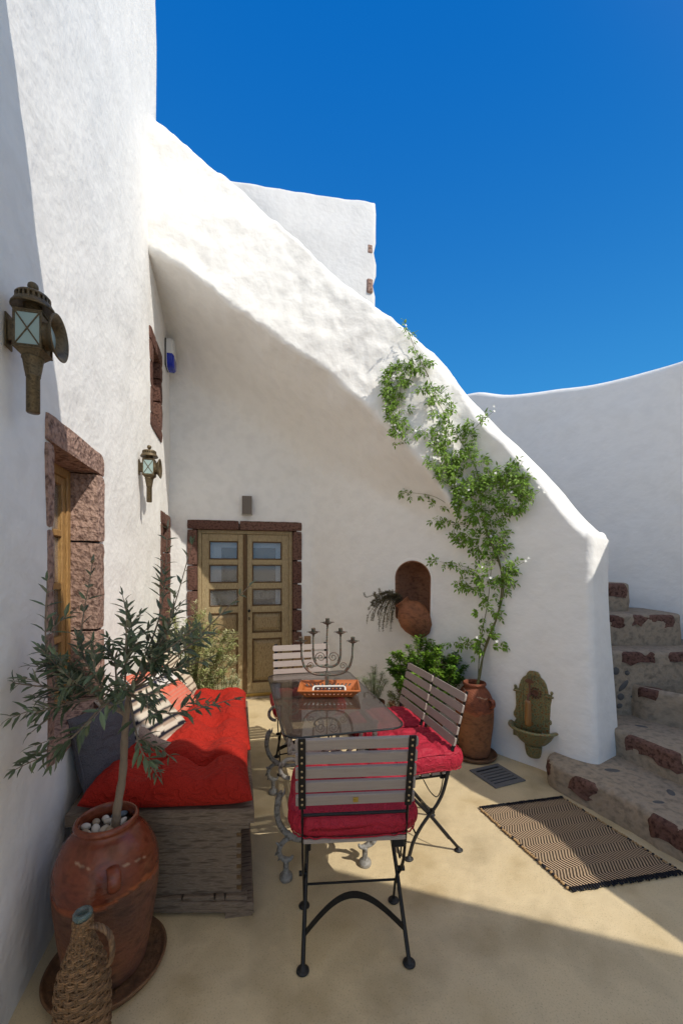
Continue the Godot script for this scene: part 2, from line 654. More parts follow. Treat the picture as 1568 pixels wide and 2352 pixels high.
	for w in [["red_linen", lin(0.43, 0.023, 0.013)], ["crimson", lin(0.45, 0.024, 0.047)], ["grey_cloth", lin(0.115, 0.11, 0.125)], ["beige_cloth", lin(0.42, 0.30, 0.24)]]:
		var d := mat(w[0], w[1], 0.85 if w[0] != "crimson" else 0.55)
		d.albedo_texture = weave
		tri(d, Vector3(2.2, 3.0, 2.6))
		d.rim_enabled = true
		d.rim = 0.12
		d.rim_tint = 0.7
		d.metallic_specular = 0.3
		relief(d, noise_tex("cloth_creases", 0.012, FastNoiseLite.TYPE_SIMPLEX_SMOOTH, 2, [[0.0, g0], [0.4, gray(0.55)], [0.5, gray(0.9)], [0.6, gray(0.6)], [1.0, g1]], 512, 60), 0.9 if w[0] == "red_linen" else 0.5)
	var pc := mat("print_cloth", Color.WHITE, 0.9)
	pc.vertex_color_use_as_albedo = true
	pc.metallic_specular = 0.2
	mat("tassel", lin(0.035, 0.033, 0.05), 0.95)

	# leaves: colour with the vertices, light through them
	var lf := mat("leaf", Color.WHITE, 0.5)
	lf.vertex_color_use_as_albedo = true
	lf.backlight_enabled = true
	lf.backlight = Color(0.45, 0.5, 0.2)
	lf.metallic_specular = 0.35
	var ol := mat("olive_leaf", Color.WHITE, 0.45)
	ol.vertex_color_use_as_albedo = true
	ol.backlight_enabled = true
	ol.backlight = Color(0.12, 0.14, 0.06)
	mat("bark", lin(0.25, 0.19, 0.135), 0.9)
	relief(tri(M.bark, Vector3(6, 2, 6)), pl_h, 0.4)
	mat("stem", lin(0.15, 0.14, 0.05), 0.8)
	mat("blossom", lin(0.80, 0.80, 0.74), 0.7)
	var wk := mat("wicker", Color.WHITE, 0.6)
	wk.vertex_color_use_as_albedo = true
	wk.albedo_texture = clay_t
	tri(wk, Vector3.ONE * 9.0)


func wob(p: Vector3, amp: float, freq: float, seed_off := 0.0) -> Vector3:
	var q := p * freq + Vector3.ONE * seed_off
	return Vector3(nz.get_noise_3dv(q), nz.get_noise_3dv(q + Vector3(31, 0, 0)), nz.get_noise_3dv(q + Vector3(0, 47, 0))) * amp


func ground() -> void:
	var mb := MB.new()
	var rows := []
	var xs := [-300.0, -60.0, -8.0, -3.0, -1.0, 0.0, 1.0, 2.0, 3.0, 8.0, 60.0, 300.0]
	for z in [300.0, 60.0, 8.0, 2.0, 0.0, -1.0, -2.0, -3.0, -4.0, -5.0, -8.0, -60.0, -300.0]:
		var r := PackedVector3Array()
		for x in xs:
			r.append(Vector3(x, 0.0, z))
		rows.append(r)
	mb.grid(rows)
	structure("ground", mb, M.floor)


# --- the house on the left -------------------------------------------------------------------------------------
const WALL_A := -0.738
# openings of the house wall: b from, b to, y from, y to (outer edges of the stone surrounds)
const OPENINGS := [[1.851, 2.555, 0.70, 2.12], [3.79, 4.34, 2.72, 3.57], [4.262, 4.85, 0.72, 2.06]]


func house() -> void:
	var h := thing("white_house", "tall whitewashed house wall rising along the left side, with stone framed windows", "house", C(WALL_A, 0, 0), TH)
	var mb := MB.new()
	var rows := []
	var ys := []
	var y := 0.0
	while y < 9.3:
		ys.append(y)
		y += 0.03 if y < 4.0 else 0.08
	var bs := []
	var b := -1.0
	while b < 5.0:
		bs.append(b)
		b += 0.06 if b < 0.9 else 0.03
	for yy in ys:
		var r := PackedVector3Array()
		for bb in bs:
			var p := Vector3(0, yy, -bb)
			var d := nz.get_noise_3dv(p * 1.1) * 0.014 + nz.get_noise_3dv(p * 4.0 + Vector3(9, 0, 0)) * 0.004
			# the plaster rounds off into the far corner of the upper storey
			if yy > 4.3:
				d -= pow(clampf((bb - 4.05) / 0.12, 0.0, 1.0), 2.0) * 0.1
			p.x += d
			r.append(p)
		rows.append(r)
	var skip := func(p: Vector3) -> bool:
		if -p.z > 4.16 and p.y > 4.8:
			return true
		for o in OPENINGS:
			if -p.z > o[0] + 0.05 and -p.z < o[1] - 0.05 and p.y > o[2] + 0.05 and p.y < o[3] - 0.05:
				return true
		return false
	mb.grid(rows, false, skip)
	var wall := obj("wall", mb, M.plaster, h)
	var body := MB.new()
	body.bx(Vector3(-6.0, 0.0, 1.0), Vector3(-0.34, 9.25, -4.14))
	body.bx(Vector3(-6.0, 0.0, -4.14), Vector3(-0.34, 4.7, -4.9))
	body.bx(Vector3(-0.34, 4.9, -4.10), Vector3(-0.09, 9.25, -4.142))
	obj("wall", body, M.plaster, h)


# --- the wall that carries the stair ----------------------------------------------------------------------------
var base_line := PackedVector2Array()
var rail_line := PackedVector2Array()


func polyline(pts: Array, cuts := 3) -> PackedVector2Array:
	var p := PackedVector2Array()
	for q in pts:
		p.append(Vector2(q[0], q[1]))
	for k in cuts:
		var o := PackedVector2Array([p[0]])
		for i in p.size() - 1:
			o.append(p[i].lerp(p[i + 1], 0.25))
			o.append(p[i].lerp(p[i + 1], 0.75))
		o.append(p[p.size() - 1])
		p = o
	return p


func at_x(line: PackedVector2Array, x: float) -> float:
	for i in range(1, line.size()):
		if x <= line[i].x:
			return lerpf(line[i - 1].y, line[i].y, (x - line[i - 1].x) / (line[i].x - line[i - 1].x))
	return line[line.size() - 1].y


const NICHE := [0.69, 0.142, 0.88, 1.565]   # x of its middle, half width along x, bottom, top


func niche_inside(x: float, y: float, grow := 0.0) -> bool:
	var hw: float = NICHE[1] + grow * 0.8
	var dx: float = (x - NICHE[0]) / hw
	if absf(dx) > 1.0:
		return false
	var top: float = NICHE[3] + grow - 0.17 * (1.0 - sqrt(maxf(0.0, 1.0 - dx * dx)))
	return y > lut(NICHE_LOW, dx) - grow and y < top


const NICHE_LOW := [[-1.0, 1.02], [-0.9, 1.0], [-0.45, 0.985], [-0.1, 0.9], [0.15, 0.872], [0.45, 0.885], [0.7, 0.925], [1.0, 0.965]]


func stair_wall() -> void:
	base_line = polyline([[-1.93, 4.52], [-1.4, 4.65], [-0.9, 4.773], [-0.47, 4.879], [-0.30, 4.87], [0.05, 4.58], [0.6, 4.15], [1.05, 3.62], [1.256, 3.32], [1.403, 3.17], [1.567, 3.005], [1.69, 2.885]])
	rail_line = polyline([[-1.75, 3.42], [-1.2, 3.50], [-0.7, 3.58], [-0.2, 3.62], [0.4, 3.58], [0.8, 3.47], [1.1, 3.33], [1.256, 3.22], [1.403, 3.12], [1.567, 2.985], [1.69, 2.885]])
	var low := [[-1.75, 4.24], [-0.98, 3.78], [-0.32, 3.345], [0.175, 2.92], [0.83, 2.21], [1.0, 1.98], [1.2, 1.8], [1.4, 1.6], [1.75, 1.45]]
	var top := [[-1.75, 5.42], [-0.94, 4.84], [0.25, 3.83], [0.69, 3.41], [1.08, 2.94], [1.24, 2.64], [1.50, 2.14], [1.62, 1.88], [1.75, 1.68]]
	var t := thing("stair_wall", "curved whitewashed wall under the outside stair, sloping down from the house to the steps", "wall", Vector3.ZERO)
	var cols := []
	var s := 0.0
	var svals := []
	while s < 1.0:
		svals.append(s)
		s += 0.0045
	svals.append(1.0)
	# the wall's end turns round with a soft edge
	for k in range(1, 8):
		svals.append(1.0 + k / 7.0)
	for sv in svals:
		var ss: float = minf(sv, 1.0)
		var over: float = maxf(sv - 1.0, 0.0)
		var xw := lerpf(-1.93, 1.69, ss)
		var xq := lerpf(-1.75, 1.69, ss)
		var w := Vector3(xw, 0, -at_x(base_line, xw))
		var q := Vector3(xq, 0, -at_x(rail_line, xq))
		var back := Vector3(0.0, 0, -0.28).lerp(Vector3(0.25, 0, -0.195), smoothstep(0.3, 1.0, ss))
		q = w.lerp(q, smoothstep(1.30, 0.72, xq))
		var ov := Vector2(q.x - w.x, q.z - w.z).length()
		var yq := lut(low, xq, true)
		var yt := lut(top, xq, true)
		var yw := yq - 0.5 * ov - 0.01
		var rr := minf(0.055, ov * 0.4)
		var dir := (q - w).normalized() if ov > 0.001 else Vector3(0, 0, 1)
		# rounded end: along the wall by sin, front and back drawn in by 1 - cos
		var an := over * PI / 2
		var push := Vector3(0.6, 0, 0.65).normalized() * 0.05 * sin(an)
		var draw := 0.05 * (1.0 - cos(an))
		var inn := back.normalized() * draw
		var flare := smoothstep(1.7, 0.2, 0.0)
		var col := PackedVector3Array()
		for k in 76:
			var y := yw * k / 75.0
			var fl := push * (1.0 + 1.2 * smoothstep(1.38, 0.1, y)) + Vector3(-0.05, 0, 0.03) * smoothstep(1.36, 0.2, y) * smoothstep(0.93, 1.0, ss)
			col.append(w + fl + inn + Vector3(0, y, 0))
		for k in range(1, 15):
			var f := 1.05 * k / 14.0
			var p := w.lerp(q - dir * rr, (1.0 - cos(f)) / (1.0 - cos(1.05)))
			p.y = lerpf(yw, yq, sin(f) / sin(1.05))
			col.append(p + push + inn)
		for k in range(1, 5):
			var f := PI / 2 * k / 4.0
			var p := q - dir * rr * (1.0 - sin(f))
			p.y = yq + rr * (1.0 - cos(f))
			col.append(p + push + inn)
		var rt := 0.06
		for k in range(1, 33):
			var p := q
			p.y = lerpf(yq + rr, yt - rt - draw, k / 32.0)
			col.append(p + push + inn)
		for k in range(1, 9):
			var f := PI / 2 * k / 8.0
			var p := q + back.normalized() * rt * (1.0 - cos(f))
			p.y = yt - rt + rt * sin(f) - draw
			col.append(p + push + inn)
		for k in range(1, 7):
			var f := PI / 2 * k / 6.0
			var p := q + back - back.normalized() * rt * (1.0 - sin(f))
			p.y = yt - rt + rt * cos(f) - draw
			col.append(p + push - inn)
		for k in range(1, 7):
			var p := q + back
			p.y = maxf(yt - rt - draw - 0.35 * k, 0.0) if xq > 1.0 else yt - rt - draw - 0.11 * k
			if xq > 1.0 and k == 6:
				p.y = 0.0
			col.append(p + push - inn)
		for k in col.size():
			var p := col[k]
			var live := lerpf(0.35, 1.0, smoothstep(yw - 0.25, yq + 0.12, p.y))
			live *= 1.0 - 0.75 * smoothstep(0.9, 1.5, p.x)
			if k < 76:
				live *= smoothstep(0.30, 0.60, Vector2(p.x - NICHE[0], (p.y - 1.22) * 0.75).length())
			col[k] = p + wob(p, 0.035 * live, 1.6) + wob(p, 0.012 * live, 4.2, 5.0) + wob(p, 0.004 * live, 13.0, 9.0)
		cols.append(col)
	# end cap: joins the front rows to the back rows of the last column
	var mb := MB.new()
	var skip := func(p: Vector3) -> bool:
		if p.y < 1.99 and p.x > -1.655 and p.x < -0.52 and p.z < -4.3:
			return true
		return p.z < -3.4 and niche_inside(p.x, p.y, 0.012)
	mb.grid(cols, true, skip)
	var lastc: PackedVector3Array = cols[cols.size() - 1]
	var n := lastc.size()
	var pole := PackedVector3Array()
	var back_pts := PackedVector3Array()
	for k in range(0, 135):
		pole.append(lastc[mini(k, n - 1)])
	var rows2 := []
	for k in 135:
		var p := lastc[k]
		var bk := p + Vector3(0.18, 0, -0.135)
		if k > 126:
			bk -= Vector3(0.8, 0, -0.6) * 0.12 * (1.0 - cos(PI / 2 * (k - 126) / 8.0))
		if k < 76:
			bk += Vector3(0.05, 0, -0.02) * smoothstep(1.36, 0.2, p.y)
		rows2.append(PackedVector3Array([p, p.lerp(bk, 0.33), p.lerp(bk, 0.67), bk]))
	mb.grid(rows2, false)
	var wl := obj("wall", mb, M.plaster, t)
	# the flight behind the parapet, seen only from above
	for k in 11:
		var x := lerpf(1.25, -1.45, k / 10.0)
		var y := lut(top, x) - 0.66
		var zq := -at_x(rail_line, x) - 0.3
		var fl := MB.new()
		fl.bx(Vector3(x - 0.14, y - 0.12, zq - 0.62), Vector3(x + 0.14, y, zq), 0.01)
		obj("stair_step", fl, M.concrete, t)


func outer_wall() -> void:
	var t := thing("outer_wall", "high curved white boundary wall beyond the stone steps on the right", "wall")
	var line := polyline([[1.35, 5.85], [1.75, 5.40], [2.10, 5.0], [2.46, 4.59], [2.80, 4.2], [3.15, 3.78], [3.26, 3.3], [3.22, 2.4], [3.2, 1.3], [3.2, 0.7], [3.2, 0.2], [3.2, -1.7]], 3)
	var prof := [[-1.7, 2.2], [0.2, 2.42], [0.36, 2.53], [0.47, 2.65], [0.7, 2.67], [0.9, 2.73], [0.96, 2.88], [1.0, 3.08], [1.15, 3.2], [1.4, 3.41], [9.0, 3.41]]
	var rows := []
	for i in line.size():
		var a := line[maxi(i - 1, 0)]
		var b := line[mini(i + 1, line.size() - 1)]
		var nn := Vector3(-(b.y - a.y), 0, -(b.x - a.x)).normalized()
		var p := Vector3(line[i].x, 0, -line[i].y)
		var h := lut(prof, line[i].y)
		if line[i].y > 3.2:
			h = lut([[1.35, 3.9], [1.75, 3.81], [2.02, 3.645], [2.46, 3.51], [2.8, 3.44], [3.13, 3.41]], line[i].x, true)
		var r := PackedVector3Array()
		for k in 60:
			r.append(p + Vector3(0, (h - 0.07) * k / 59.0, 0))
		for k in range(1, 7):
			var f := PI / 2 * k / 6.0
			r.append(p + nn * 0.07 * (1.0 - cos(f)) + Vector3(0, h - 0.07 + 0.07 * sin(f), 0))
		for k in range(1, 5):
			var f := PI / 2 * k / 4.0
			r.append(p + nn * (0.21 + 0.07 * sin(f)) + Vector3(0, h - 0.07 + 0.07 * cos(f), 0))
		r.append(p + nn * 0.28)
		for k in r.size():
			r[k] += wob(r[k], 0.02, 1.0, 3.0)
		rows.append(r)
	var mb := MB.new()
	mb.grid(rows, true)
	obj("wall", mb, M.plaster, t)


func far_tower() -> void:
	var t := thing("roof_block", "white block of a building above the stair wall, with bare stones on its corner", "building")
	var mb := MB.new()
	var x1 := 0.0748 * 6.5
	var bs := Basis(Vector3.UP, TH)
	var rows := []
	for j in 52:
		var r := PackedVector3Array()
		for i in 46:
			var u := -4.4 * (1.0 - i / 40.0)
			var y := 7.24 * j / 45.0
			var zz := 0.0
			var uu := u
			if i > 40:
				var f := PI / 2 * (i - 40) / 5.0
				uu = 0.07 * sin(f)
				zz = -0.07 * (1.0 - cos(f))
			if j > 45:
				var f := PI / 2 * (j - 45) / 6.0
				y = 7.24 + 0.07 * sin(f)
				zz = minf(zz, 0.0) - 0.07 * (1.0 - cos(f))
			# two gaps in the plaster at the corner, where stones stand bare
			if i > 36:
				for g in [[6.50, 0.13], [5.93, 0.20]]:
					if absf(y - g[0]) < g[1] * 0.5:
						uu -= 0.045 * (i - 36) / 9.0
			var p := Vector3(uu, y + 0.082 * u, zz)
			p += wob(p, 0.05, 1.0, 8.0) * Vector3(0.4, 0.4, 1.0) + wob(p, 0.012, 4.0, 2.0)
			r.append(bs * p + Vector3(x1, 0, -6.5))
		rows.append(r)
	mb.grid(rows)
	var last := []
	for j in 52:
		var r: PackedVector3Array = rows[j]
		last.append(PackedVector3Array([r[r.size() - 1], r[r.size() - 1] + bs * Vector3(0.0, 0, -3.5)]))
	mb.grid(last)
	var tp := []
	for k in 2:
		var r := PackedVector3Array()
		for p in rows[51]:
			r.append(p + bs * Vector3(0, 0, -3.5 * k))
		tp.append(r)
	mb.grid(tp)
	obj("wall", mb, M.plaster_old, t)
	for g in [[6.50, 0.15], [5.93, 0.22]]:
		var s := MB.new()
		s.box(Vector3(0.10, g[1], 0.16), Transform3D(bs, bs * Vector3(-0.045, g[0] , -0.05) + Vector3(x1, 0, -6.5)), 0.02)
		obj("stone", s, M.stone0, t)


func house_behind() -> void:
	# a flat bridge from roof to roof over the lane where the viewer stands; its edge shades the near floor
	var t := thing("roof_bridge", "flat white bridge between the roofs over the viewer, shading the near floor", "bridge", Vector3(0, 0, -0.821), -0.3236)
	var mb := MB.new()
	mb.bx(Vector3(-1.15, 3.66, 0.0), Vector3(5.2, 3.9, 1.45), 0.02)
	obj("deck", mb, M.plaster, t)
	for z in [0.05, 1.2]:
		var wb := MB.new()
		wb.bx(Vector3(4.75, 0.0, z), Vector3(5.1, 3.658, z + 0.2), 0.02)
		obj("pier", wb, M.plaster, t)


# a solid with the plan poly (x, metres away) between two heights, its outline uneven and its top edge worn round
func step_mesh(poly: Array, y0: float, y1: float, rough := 0.012, round_r := 0.025, seedv := 0.0, ragged := 0.0) -> MB:
	var pts := PackedVector2Array()
	for i in poly.size():
		var a := Vector2(poly[i][0], -poly[i][1])
		var b := Vector2(poly[(i + 1) % poly.size()][0], -poly[(i + 1) % poly.size()][1])
		var n := maxi(1, int(a.distance_to(b) / 0.035))
		for k in n:
			pts.append(a.lerp(b, float(k) / n))
	# soften the corners
	for pass_i in 2:
		var q := PackedVector2Array()
		for i in pts.size():
			q.append(pts[i] * 0.5 + (pts[(i + 1) % pts.size()] + pts[(i - 1 + pts.size()) % pts.size()]) * 0.25)
		pts = q
	var area := 0.0
	for i in pts.size():
		area += pts[i].cross(pts[(i + 1) % pts.size()])
	var sg := 1.0 if area > 0.0 else -1.0
	var nrm := PackedVector2Array()
	for i in pts.size():
		var d := (pts[(i + 1) % pts.size()] - pts[(i - 1 + pts.size()) % pts.size()]).normalized()
		nrm.append(Vector2(d.y, -d.x) * sg)
	var mb := MB.new()
	var rows := []
	var levels := [[0.0, 0.0], [0.2, 0.0], [0.4, 0.0], [0.6, 0.0], [0.8, 0.0]]
	var h := y1 - y0
	var r := minf(round_r, h * 0.4)
	var spec := []
	for l in levels:
		spec.append([y0 + (h - r) * l[0], 0.0])
	for k in 5:
		var f := PI / 2 * k / 4.0
		spec.append([y1 - r + r * sin(f), r * (1.0 - cos(f))])
	for s in spec:
		var row := PackedVector3Array()
		for i in pts.size() + 1:
			var k := i % pts.size()
			var p := Vector3(pts[k].x - nrm[k].x * s[1], s[0], pts[k].y - nrm[k].y * s[1])
			var w := nz.get_noise_3dv(p * 3.0 + Vector3.ONE * seedv) * rough + nz.get_noise_3dv(p * 11.0 + Vector3.ONE * seedv) * rough * 0.5
			p += Vector3(nrm[k].x, 0.0, nrm[k].y) * w
			if ragged > 0.0:
				p.y += (1.0 - (s[0] - y0) / h) * ragged * (nz.get_noise_3dv(p * 7.0 + Vector3.ONE * seedv) + 0.6 * nz.get_noise_3dv(p * 19.0))
			row.append(p)
		rows.append(row)
	mb.grid(rows, sg > 0.0)
	var last: PackedVector3Array = rows[rows.size() - 1]
	var flat := PackedVector2Array()
	for i in pts.size():
		flat.append(Vector2(last[i].x, last[i].z))
	var tris := Geometry2D.triangulate_polygon(flat)
	for i in range(0, tris.size(), 3):
		mb.tri_out(last[tris[i]], last[tris[i + 1]], last[tris[i + 2]], last[tris[i]] - Vector3(0, 1, 0))
	return mb


func staircase() -> void:
	var t := thing("stone_steps", "worn cement steps with dark red stone edges winding up behind the white wall", "steps")
	var plans := [
		[[[1.55, 3.03], [1.46, 2.96], [1.425, 2.86], [1.45, 2.76], [1.60, 2.45], [1.735, 2.10], [1.83, 1.85], [2.1, 1.2], [2.4, 0.6], [3.3, 0.6], [3.3, 4.0], [1.9, 3.6]], 0.0, 0.17],
		[[[1.93, 3.2], [1.90, 3.05], [1.955, 2.90], [2.08, 2.52], [2.3, 1.9], [2.6, 1.2], [3.0, 0.6], [3.3, 0.6], [3.3, 4.0], [2.0, 3.6]], 0.165, 0.36],
		[[[2.24, 3.4], [2.26, 3.12], [2.33, 3.02], [2.43, 2.93], [2.75, 2.4], [3.1, 1.7], [3.3, 1.4], [3.3, 4.0], [2.3, 4.0]], 0.355, 0.60],
		[[[1.9, 3.22], [2.64, 3.2], [3.3, 3.12], [3.3, 4.2], [1.9, 4.2]], 0.355, 0.85],
		[[[2.0, 3.48], [2.50, 3.47], [2.83, 3.47], [2.92, 3.55], [3.0, 4.3], [2.0, 4.3]], 0.845, 1.11],
		[[[2.1, 3.75], [2.60, 3.74], [2.64, 3.78], [2.64, 4.5], [2.0, 4.5]], 1.105, 1.366],
	]
	for k in plans.size():
		var p: Array = plans[k]
		var s := obj("step", step_mesh(p[0], p[1], p[2], 0.016, 0.03, k * 7.0), M.concrete, t)
		var nose := []
		match k:
			0: nose = [[[1.43, 2.93], [1.435, 2.80], [1.53, 2.79], [1.60, 2.86], [1.52, 2.97]], [[1.475, 2.72], [1.56, 2.53], [1.66, 2.54], [1.62, 2.72]], [[1.665, 2.27], [1.735, 2.08], [1.80, 1.92], [1.92, 1.98], [1.80, 2.28]]]
			1: nose = [[[1.952, 2.885], [2.075, 2.515], [2.24, 2.52], [2.16, 2.86]], [[2.10, 2.46], [2.28, 1.95], [2.4, 2.0], [2.25, 2.5]]]
			2: nose = [[[2.25, 3.16], [2.262, 3.11], [2.335, 3.01], [2.42, 3.10], [2.33, 3.2]], [[2.40, 2.945], [2.50, 2.81], [2.62, 2.85], [2.52, 2.99]]]
			3: nose = [[[2.06, 3.21], [2.12, 3.205], [2.115, 3.33], [2.05, 3.33]], [[2.17, 3.2], [2.46, 3.2], [2.36, 3.33], [2.20, 3.34]], [[2.52, 3.195], [2.8, 3.17], [2.78, 3.36], [2.50, 3.36]]]
			4: nose = [[[2.10, 3.47], [2.40, 3.468], [2.39, 3.63], [2.1, 3.63]], [[2.435, 3.466], [2.80, 3.464], [2.79, 3.60], [2.45, 3.62]]]
			5: nose = [[[2.2, 3.744], [2.585, 3.735], [2.58, 3.86], [2.2, 3.88]]]
		var deep: Array = [[0.10, 0.12, 0.11], [0.115, 0.1], [0.07, 0.1], [0.07, 0.085, 0.075], [0.10, 0.095], [0.13]][k]
		for i in nose.size():
			var grown := []
			var c := Vector2.ZERO
			for q in nose[i]:
				c += Vector2(q[0], q[1]) / nose[i].size()
			for q in nose[i]:
				var v := Vector2(q[0], q[1])
				v = c + (v - c) * 1.03
				grown.append([v.x, v.y])
			obj("stone", step_mesh(grown, p[2] - deep[i], p[2] - 0.003, 0.024, 0.03, i * 3.0 + k, 0.035), M["dark_stone%d" % ((i + k) % 2)], s)
		if k == 3:
			for q in [[2.13, 0.70, 0.032, 0.03], [2.22, 0.685, 0.02, 0.018], [2.19, 0.585, 0.06, 0.02], [2.17, 0.50, 0.03, 0.03], [2.255, 0.505, 0.02, 0.03], [2.16, 0.43, 0.028, 0.02], [2.52, 0.66, 0.05, 0.015]]:
				var pb := MB.new()
				pb.ball(Vector3(q[0], q[1], -3.215), Vector3(q[2], q[3], 0.012), 9, 6, Basis(Vector3(0, 0, 1), q[0] * 9.0))
				obj("set_stone", pb, M.basalt, s)
		if k < 2:
			for q in ([[1.78, 2.72, 0.06], [1.95, 2.45, 0.05], [2.0, 2.2, 0.07], [1.80, 2.35, 0.04]] if k == 0 else [[2.16, 2.98, 0.05], [2.3, 2.72, 0.06]]):
				var pb := MB.new()
				pb.ball(Vector3(q[0], p[2] - 0.006, -q[1]), Vector3(q[2], 0.011, q[2] * 0.5), 10, 6, Basis(Vector3.UP, q[0] * 7.0))
				obj("set_stone", pb, M.basalt, s)


# --- stone framed openings -------------------------------------------------------------------------------------
# one rough block: a chamfered box whose corners wander a little
func stone_block(a: Vector3, b: Vector3, seedv: float) -> MB:
	var mb := MB.new()
	var size := (b - a).abs()
	var c := (a + b) * 0.5
	# a grid on each of the six faces, pushed about by noise and rounded at the rims
	for ax in 3:
		var u := (ax + 1) % 3
		var w := (ax + 2) % 3
		for s in [-1.0, 1.0]:
			var nu := clampi(int(size[u] / 0.035), 2, 10)
			var nw := clampi(int(size[w] / 0.035), 2, 10)
			var rows := []
			for j in nw + 1:
				var r := PackedVector3Array()
				for i in nu + 1:
					var p := Vector3.ZERO
					p[ax] = s * size[ax] * 0.5
					p[u] = (float(i) / nu - 0.5) * size[u]
					p[w] = (float(j) / nw - 0.5) * size[w]
					# rounding: pull the shell in where two faces meet
					var q := p
					for k in 3:
						var near := 1.0 - clampf((size[k] * 0.5 - absf(p[k])) / 0.010, 0.0, 1.0)
						for l in 3:
							if l != k:
								q[l] -= signf(p[l]) * 0.003 * near * (1.0 if absf(absf(p[l]) - size[l] * 0.5) < 0.002 else 0.0)
					q += c
					q += wob(q, 0.0045, 12.0, seedv)
					r.append(q)
				rows.append(r)
			mb.smooth(ax * 2 + (1 if s > 0.0 else 2))
			mb.grid(rows, s > 0.0)
	return mb


func frame_stones(parent: Node, x0: float, x1: float, y0: float, y1: float, wd: float, wl: float, joints_l: Array, joints_r: Array, with_sill: bool, depth: float, dark: bool, xf: Transform3D) -> void:
	var pre := "dark_stone%d" if dark else "stone%d"
	var nk := 2 if dark else 3
	var idx := 0
	var add := func(called: String, a: Vector3, b: Vector3, k: int) -> void:
		var o := obj(called, stone_block(a, b, k * 3.7 + x0 * 5.0 + y1), M[pre % (k % nk)], parent)
		o.transform = xf
	var front := 0.012
	var g := 0.0035
	if dark:
		var xm := lerpf(x0, x1, 0.44)
		add.call("lintel_stone", Vector3(x0, y1 - wd, -depth), Vector3(xm - g, y1, front), 0)
		add.call("lintel_stone", Vector3(xm + g, y1 - wd, -depth), Vector3(x1, y1, front), 1)
	else:
		add.call("lintel_stone", Vector3(x0, y1 - wd, -depth), Vector3(x1, y1, front), 0)
	var lo := y0 + wd if with_sill else y0
	if with_sill:
		add.call("sill_stone", Vector3(x0, y0, -depth), Vector3(x1, lo, front), 2)
	for side in 2:
		var js: Array = joints_l if side == 0 else joints_r
		var lvl := [lo] + js + [y1 - wd]
		for k in lvl.size() - 1:
			var a := Vector3(x0 if side == 0 else x1 - wd, lvl[k] + g, -depth)
			var b := Vector3(x0 + wl if side == 0 else x1, lvl[k + 1] - g, front - 0.002 * (k % 2))
			add.call("jamb_stone", a, b, k + side * 2 + 1)


# local axes of a window: x to the right as seen from the courtyard, y up, z out of the wall
func house_windows() -> void:
	var h: Node3D = get_node("white_house")
	var turn := Transform3D(Basis(Vector3(0, 0, -1), Vector3.UP, Vector3(1, 0, 0)), Vector3.ZERO)
	for k in 3:
		var o: Array = OPENINGS[k]
		var b0: float = o[0]
		var b1: float = o[1]
		var y0: float = o[2]
		var y1: float = o[3]
		var wd := 0.115 if k < 2 else 0.12
		var wl: float = 0.062 if k == 0 else wd
		var i0 := b0 + wl
		var i1 := b1 - wd
		var j0 := y0 + wd
		var j1 := y1 - wd
		var mb := MB.new()
		var z := -0.118
		for e in [[i0, i0 + 0.045], [i1 - 0.045, i1]]:
			mb.bx(Vector3(e[0], j0, z - 0.05), Vector3(e[1], j1, z), 0.004)
		mb.bx(Vector3(i0 + 0.045, j1 - 0.045, z - 0.05), Vector3(i1 - 0.045, j1, z), 0.004)
		mb.bx(Vector3(i0 + 0.045, j0, z - 0.05), Vector3(i1 - 0.045, j0 + 0.045, z), 0.004)
		# two leaves with glazing bars
		var mid := (i0 + i1) * 0.5
		var rows := 4 if k == 0 else 3
		var panes := []
		for lf in 2:
			var a := (i0 + 0.047) if lf == 0 else mid + 0.001
			var b := (mid - 0.001) if lf == 0 else i1 - 0.047
			var zt := z - 0.008
			mb.bx(Vector3(a, j0 + 0.047, zt - 0.035), Vector3(a + 0.04, j1 - 0.047, zt), 0.004)
			mb.bx(Vector3(b - 0.04, j0 + 0.047, zt - 0.035), Vector3(b, j1 - 0.047, zt), 0.004)
			var h0 := j0 + 0.047
			var h1 := j1 - 0.047
			for r in rows + 1:
				var yy := lerpf(h0 + 0.02, h1 - 0.02, float(r) / rows)
				var hw := 0.02 if (r == 0 or r == rows) else 0.016
				mb.bx(Vector3(a + 0.04, yy - hw, zt - 0.034), Vector3(b - 0.04, yy + hw, zt - 0.001), 0.003)
				if r > 0:
					var yp := lerpf(h0 + 0.02, h1 - 0.02, float(r - 1) / rows)
					panes.append([a + 0.04, b - 0.04, yp + 0.02, yy - 0.02])
		var w := obj("window", mb, M.pine, h)
		w.transform = turn
		w.set_meta("label", ["window with pine frame in a pitted brown stone surround", "upper window under the stair vault", "window next to the back corner"][k])
		for p in panes:
			var pm := MB.new()
			pm.bx(Vector3(p[0], p[2], z - 0.03), Vector3(p[1], p[3], z - 0.026))
			obj("pane", pm, M.pane, w)
		var cm := MB.new()
		cm.bx(Vector3(i0 - 0.05, j0 - 0.05, -0.30), Vector3(i1 + 0.05, j1 + 0.05, -0.29))
		obj("curtain", cm, M.curtain_white, w)
		for hh in 2:
			var hk := MB.new()
			hk.bar(Vector3(mid - 0.02 + 0.05 * hh - 0.006, lerpf(j0, j1, 0.5), z + 0.005), Vector3(mid - 0.02 + 0.05 * hh - 0.006, lerpf(j0, j1, 0.5) + 0.09, z + 0.005), 0.012, 0.01, 0.003)
			if hh == 0:
				obj("handle", hk, M.aged_brass, w)
		var jl := [lerpf(j0, j1, 0.36), lerpf(j0, j1, 0.71)]
		var jr := [1.17, 1.64] if k == 0 else [lerpf(j0, j1, 0.4), lerpf(j0, j1, 0.75)]
		frame_stones(w, b0, b1, y0, y1, wd, wl, jl, jr, true, 0.20, k > 0, Transform3D.IDENTITY)


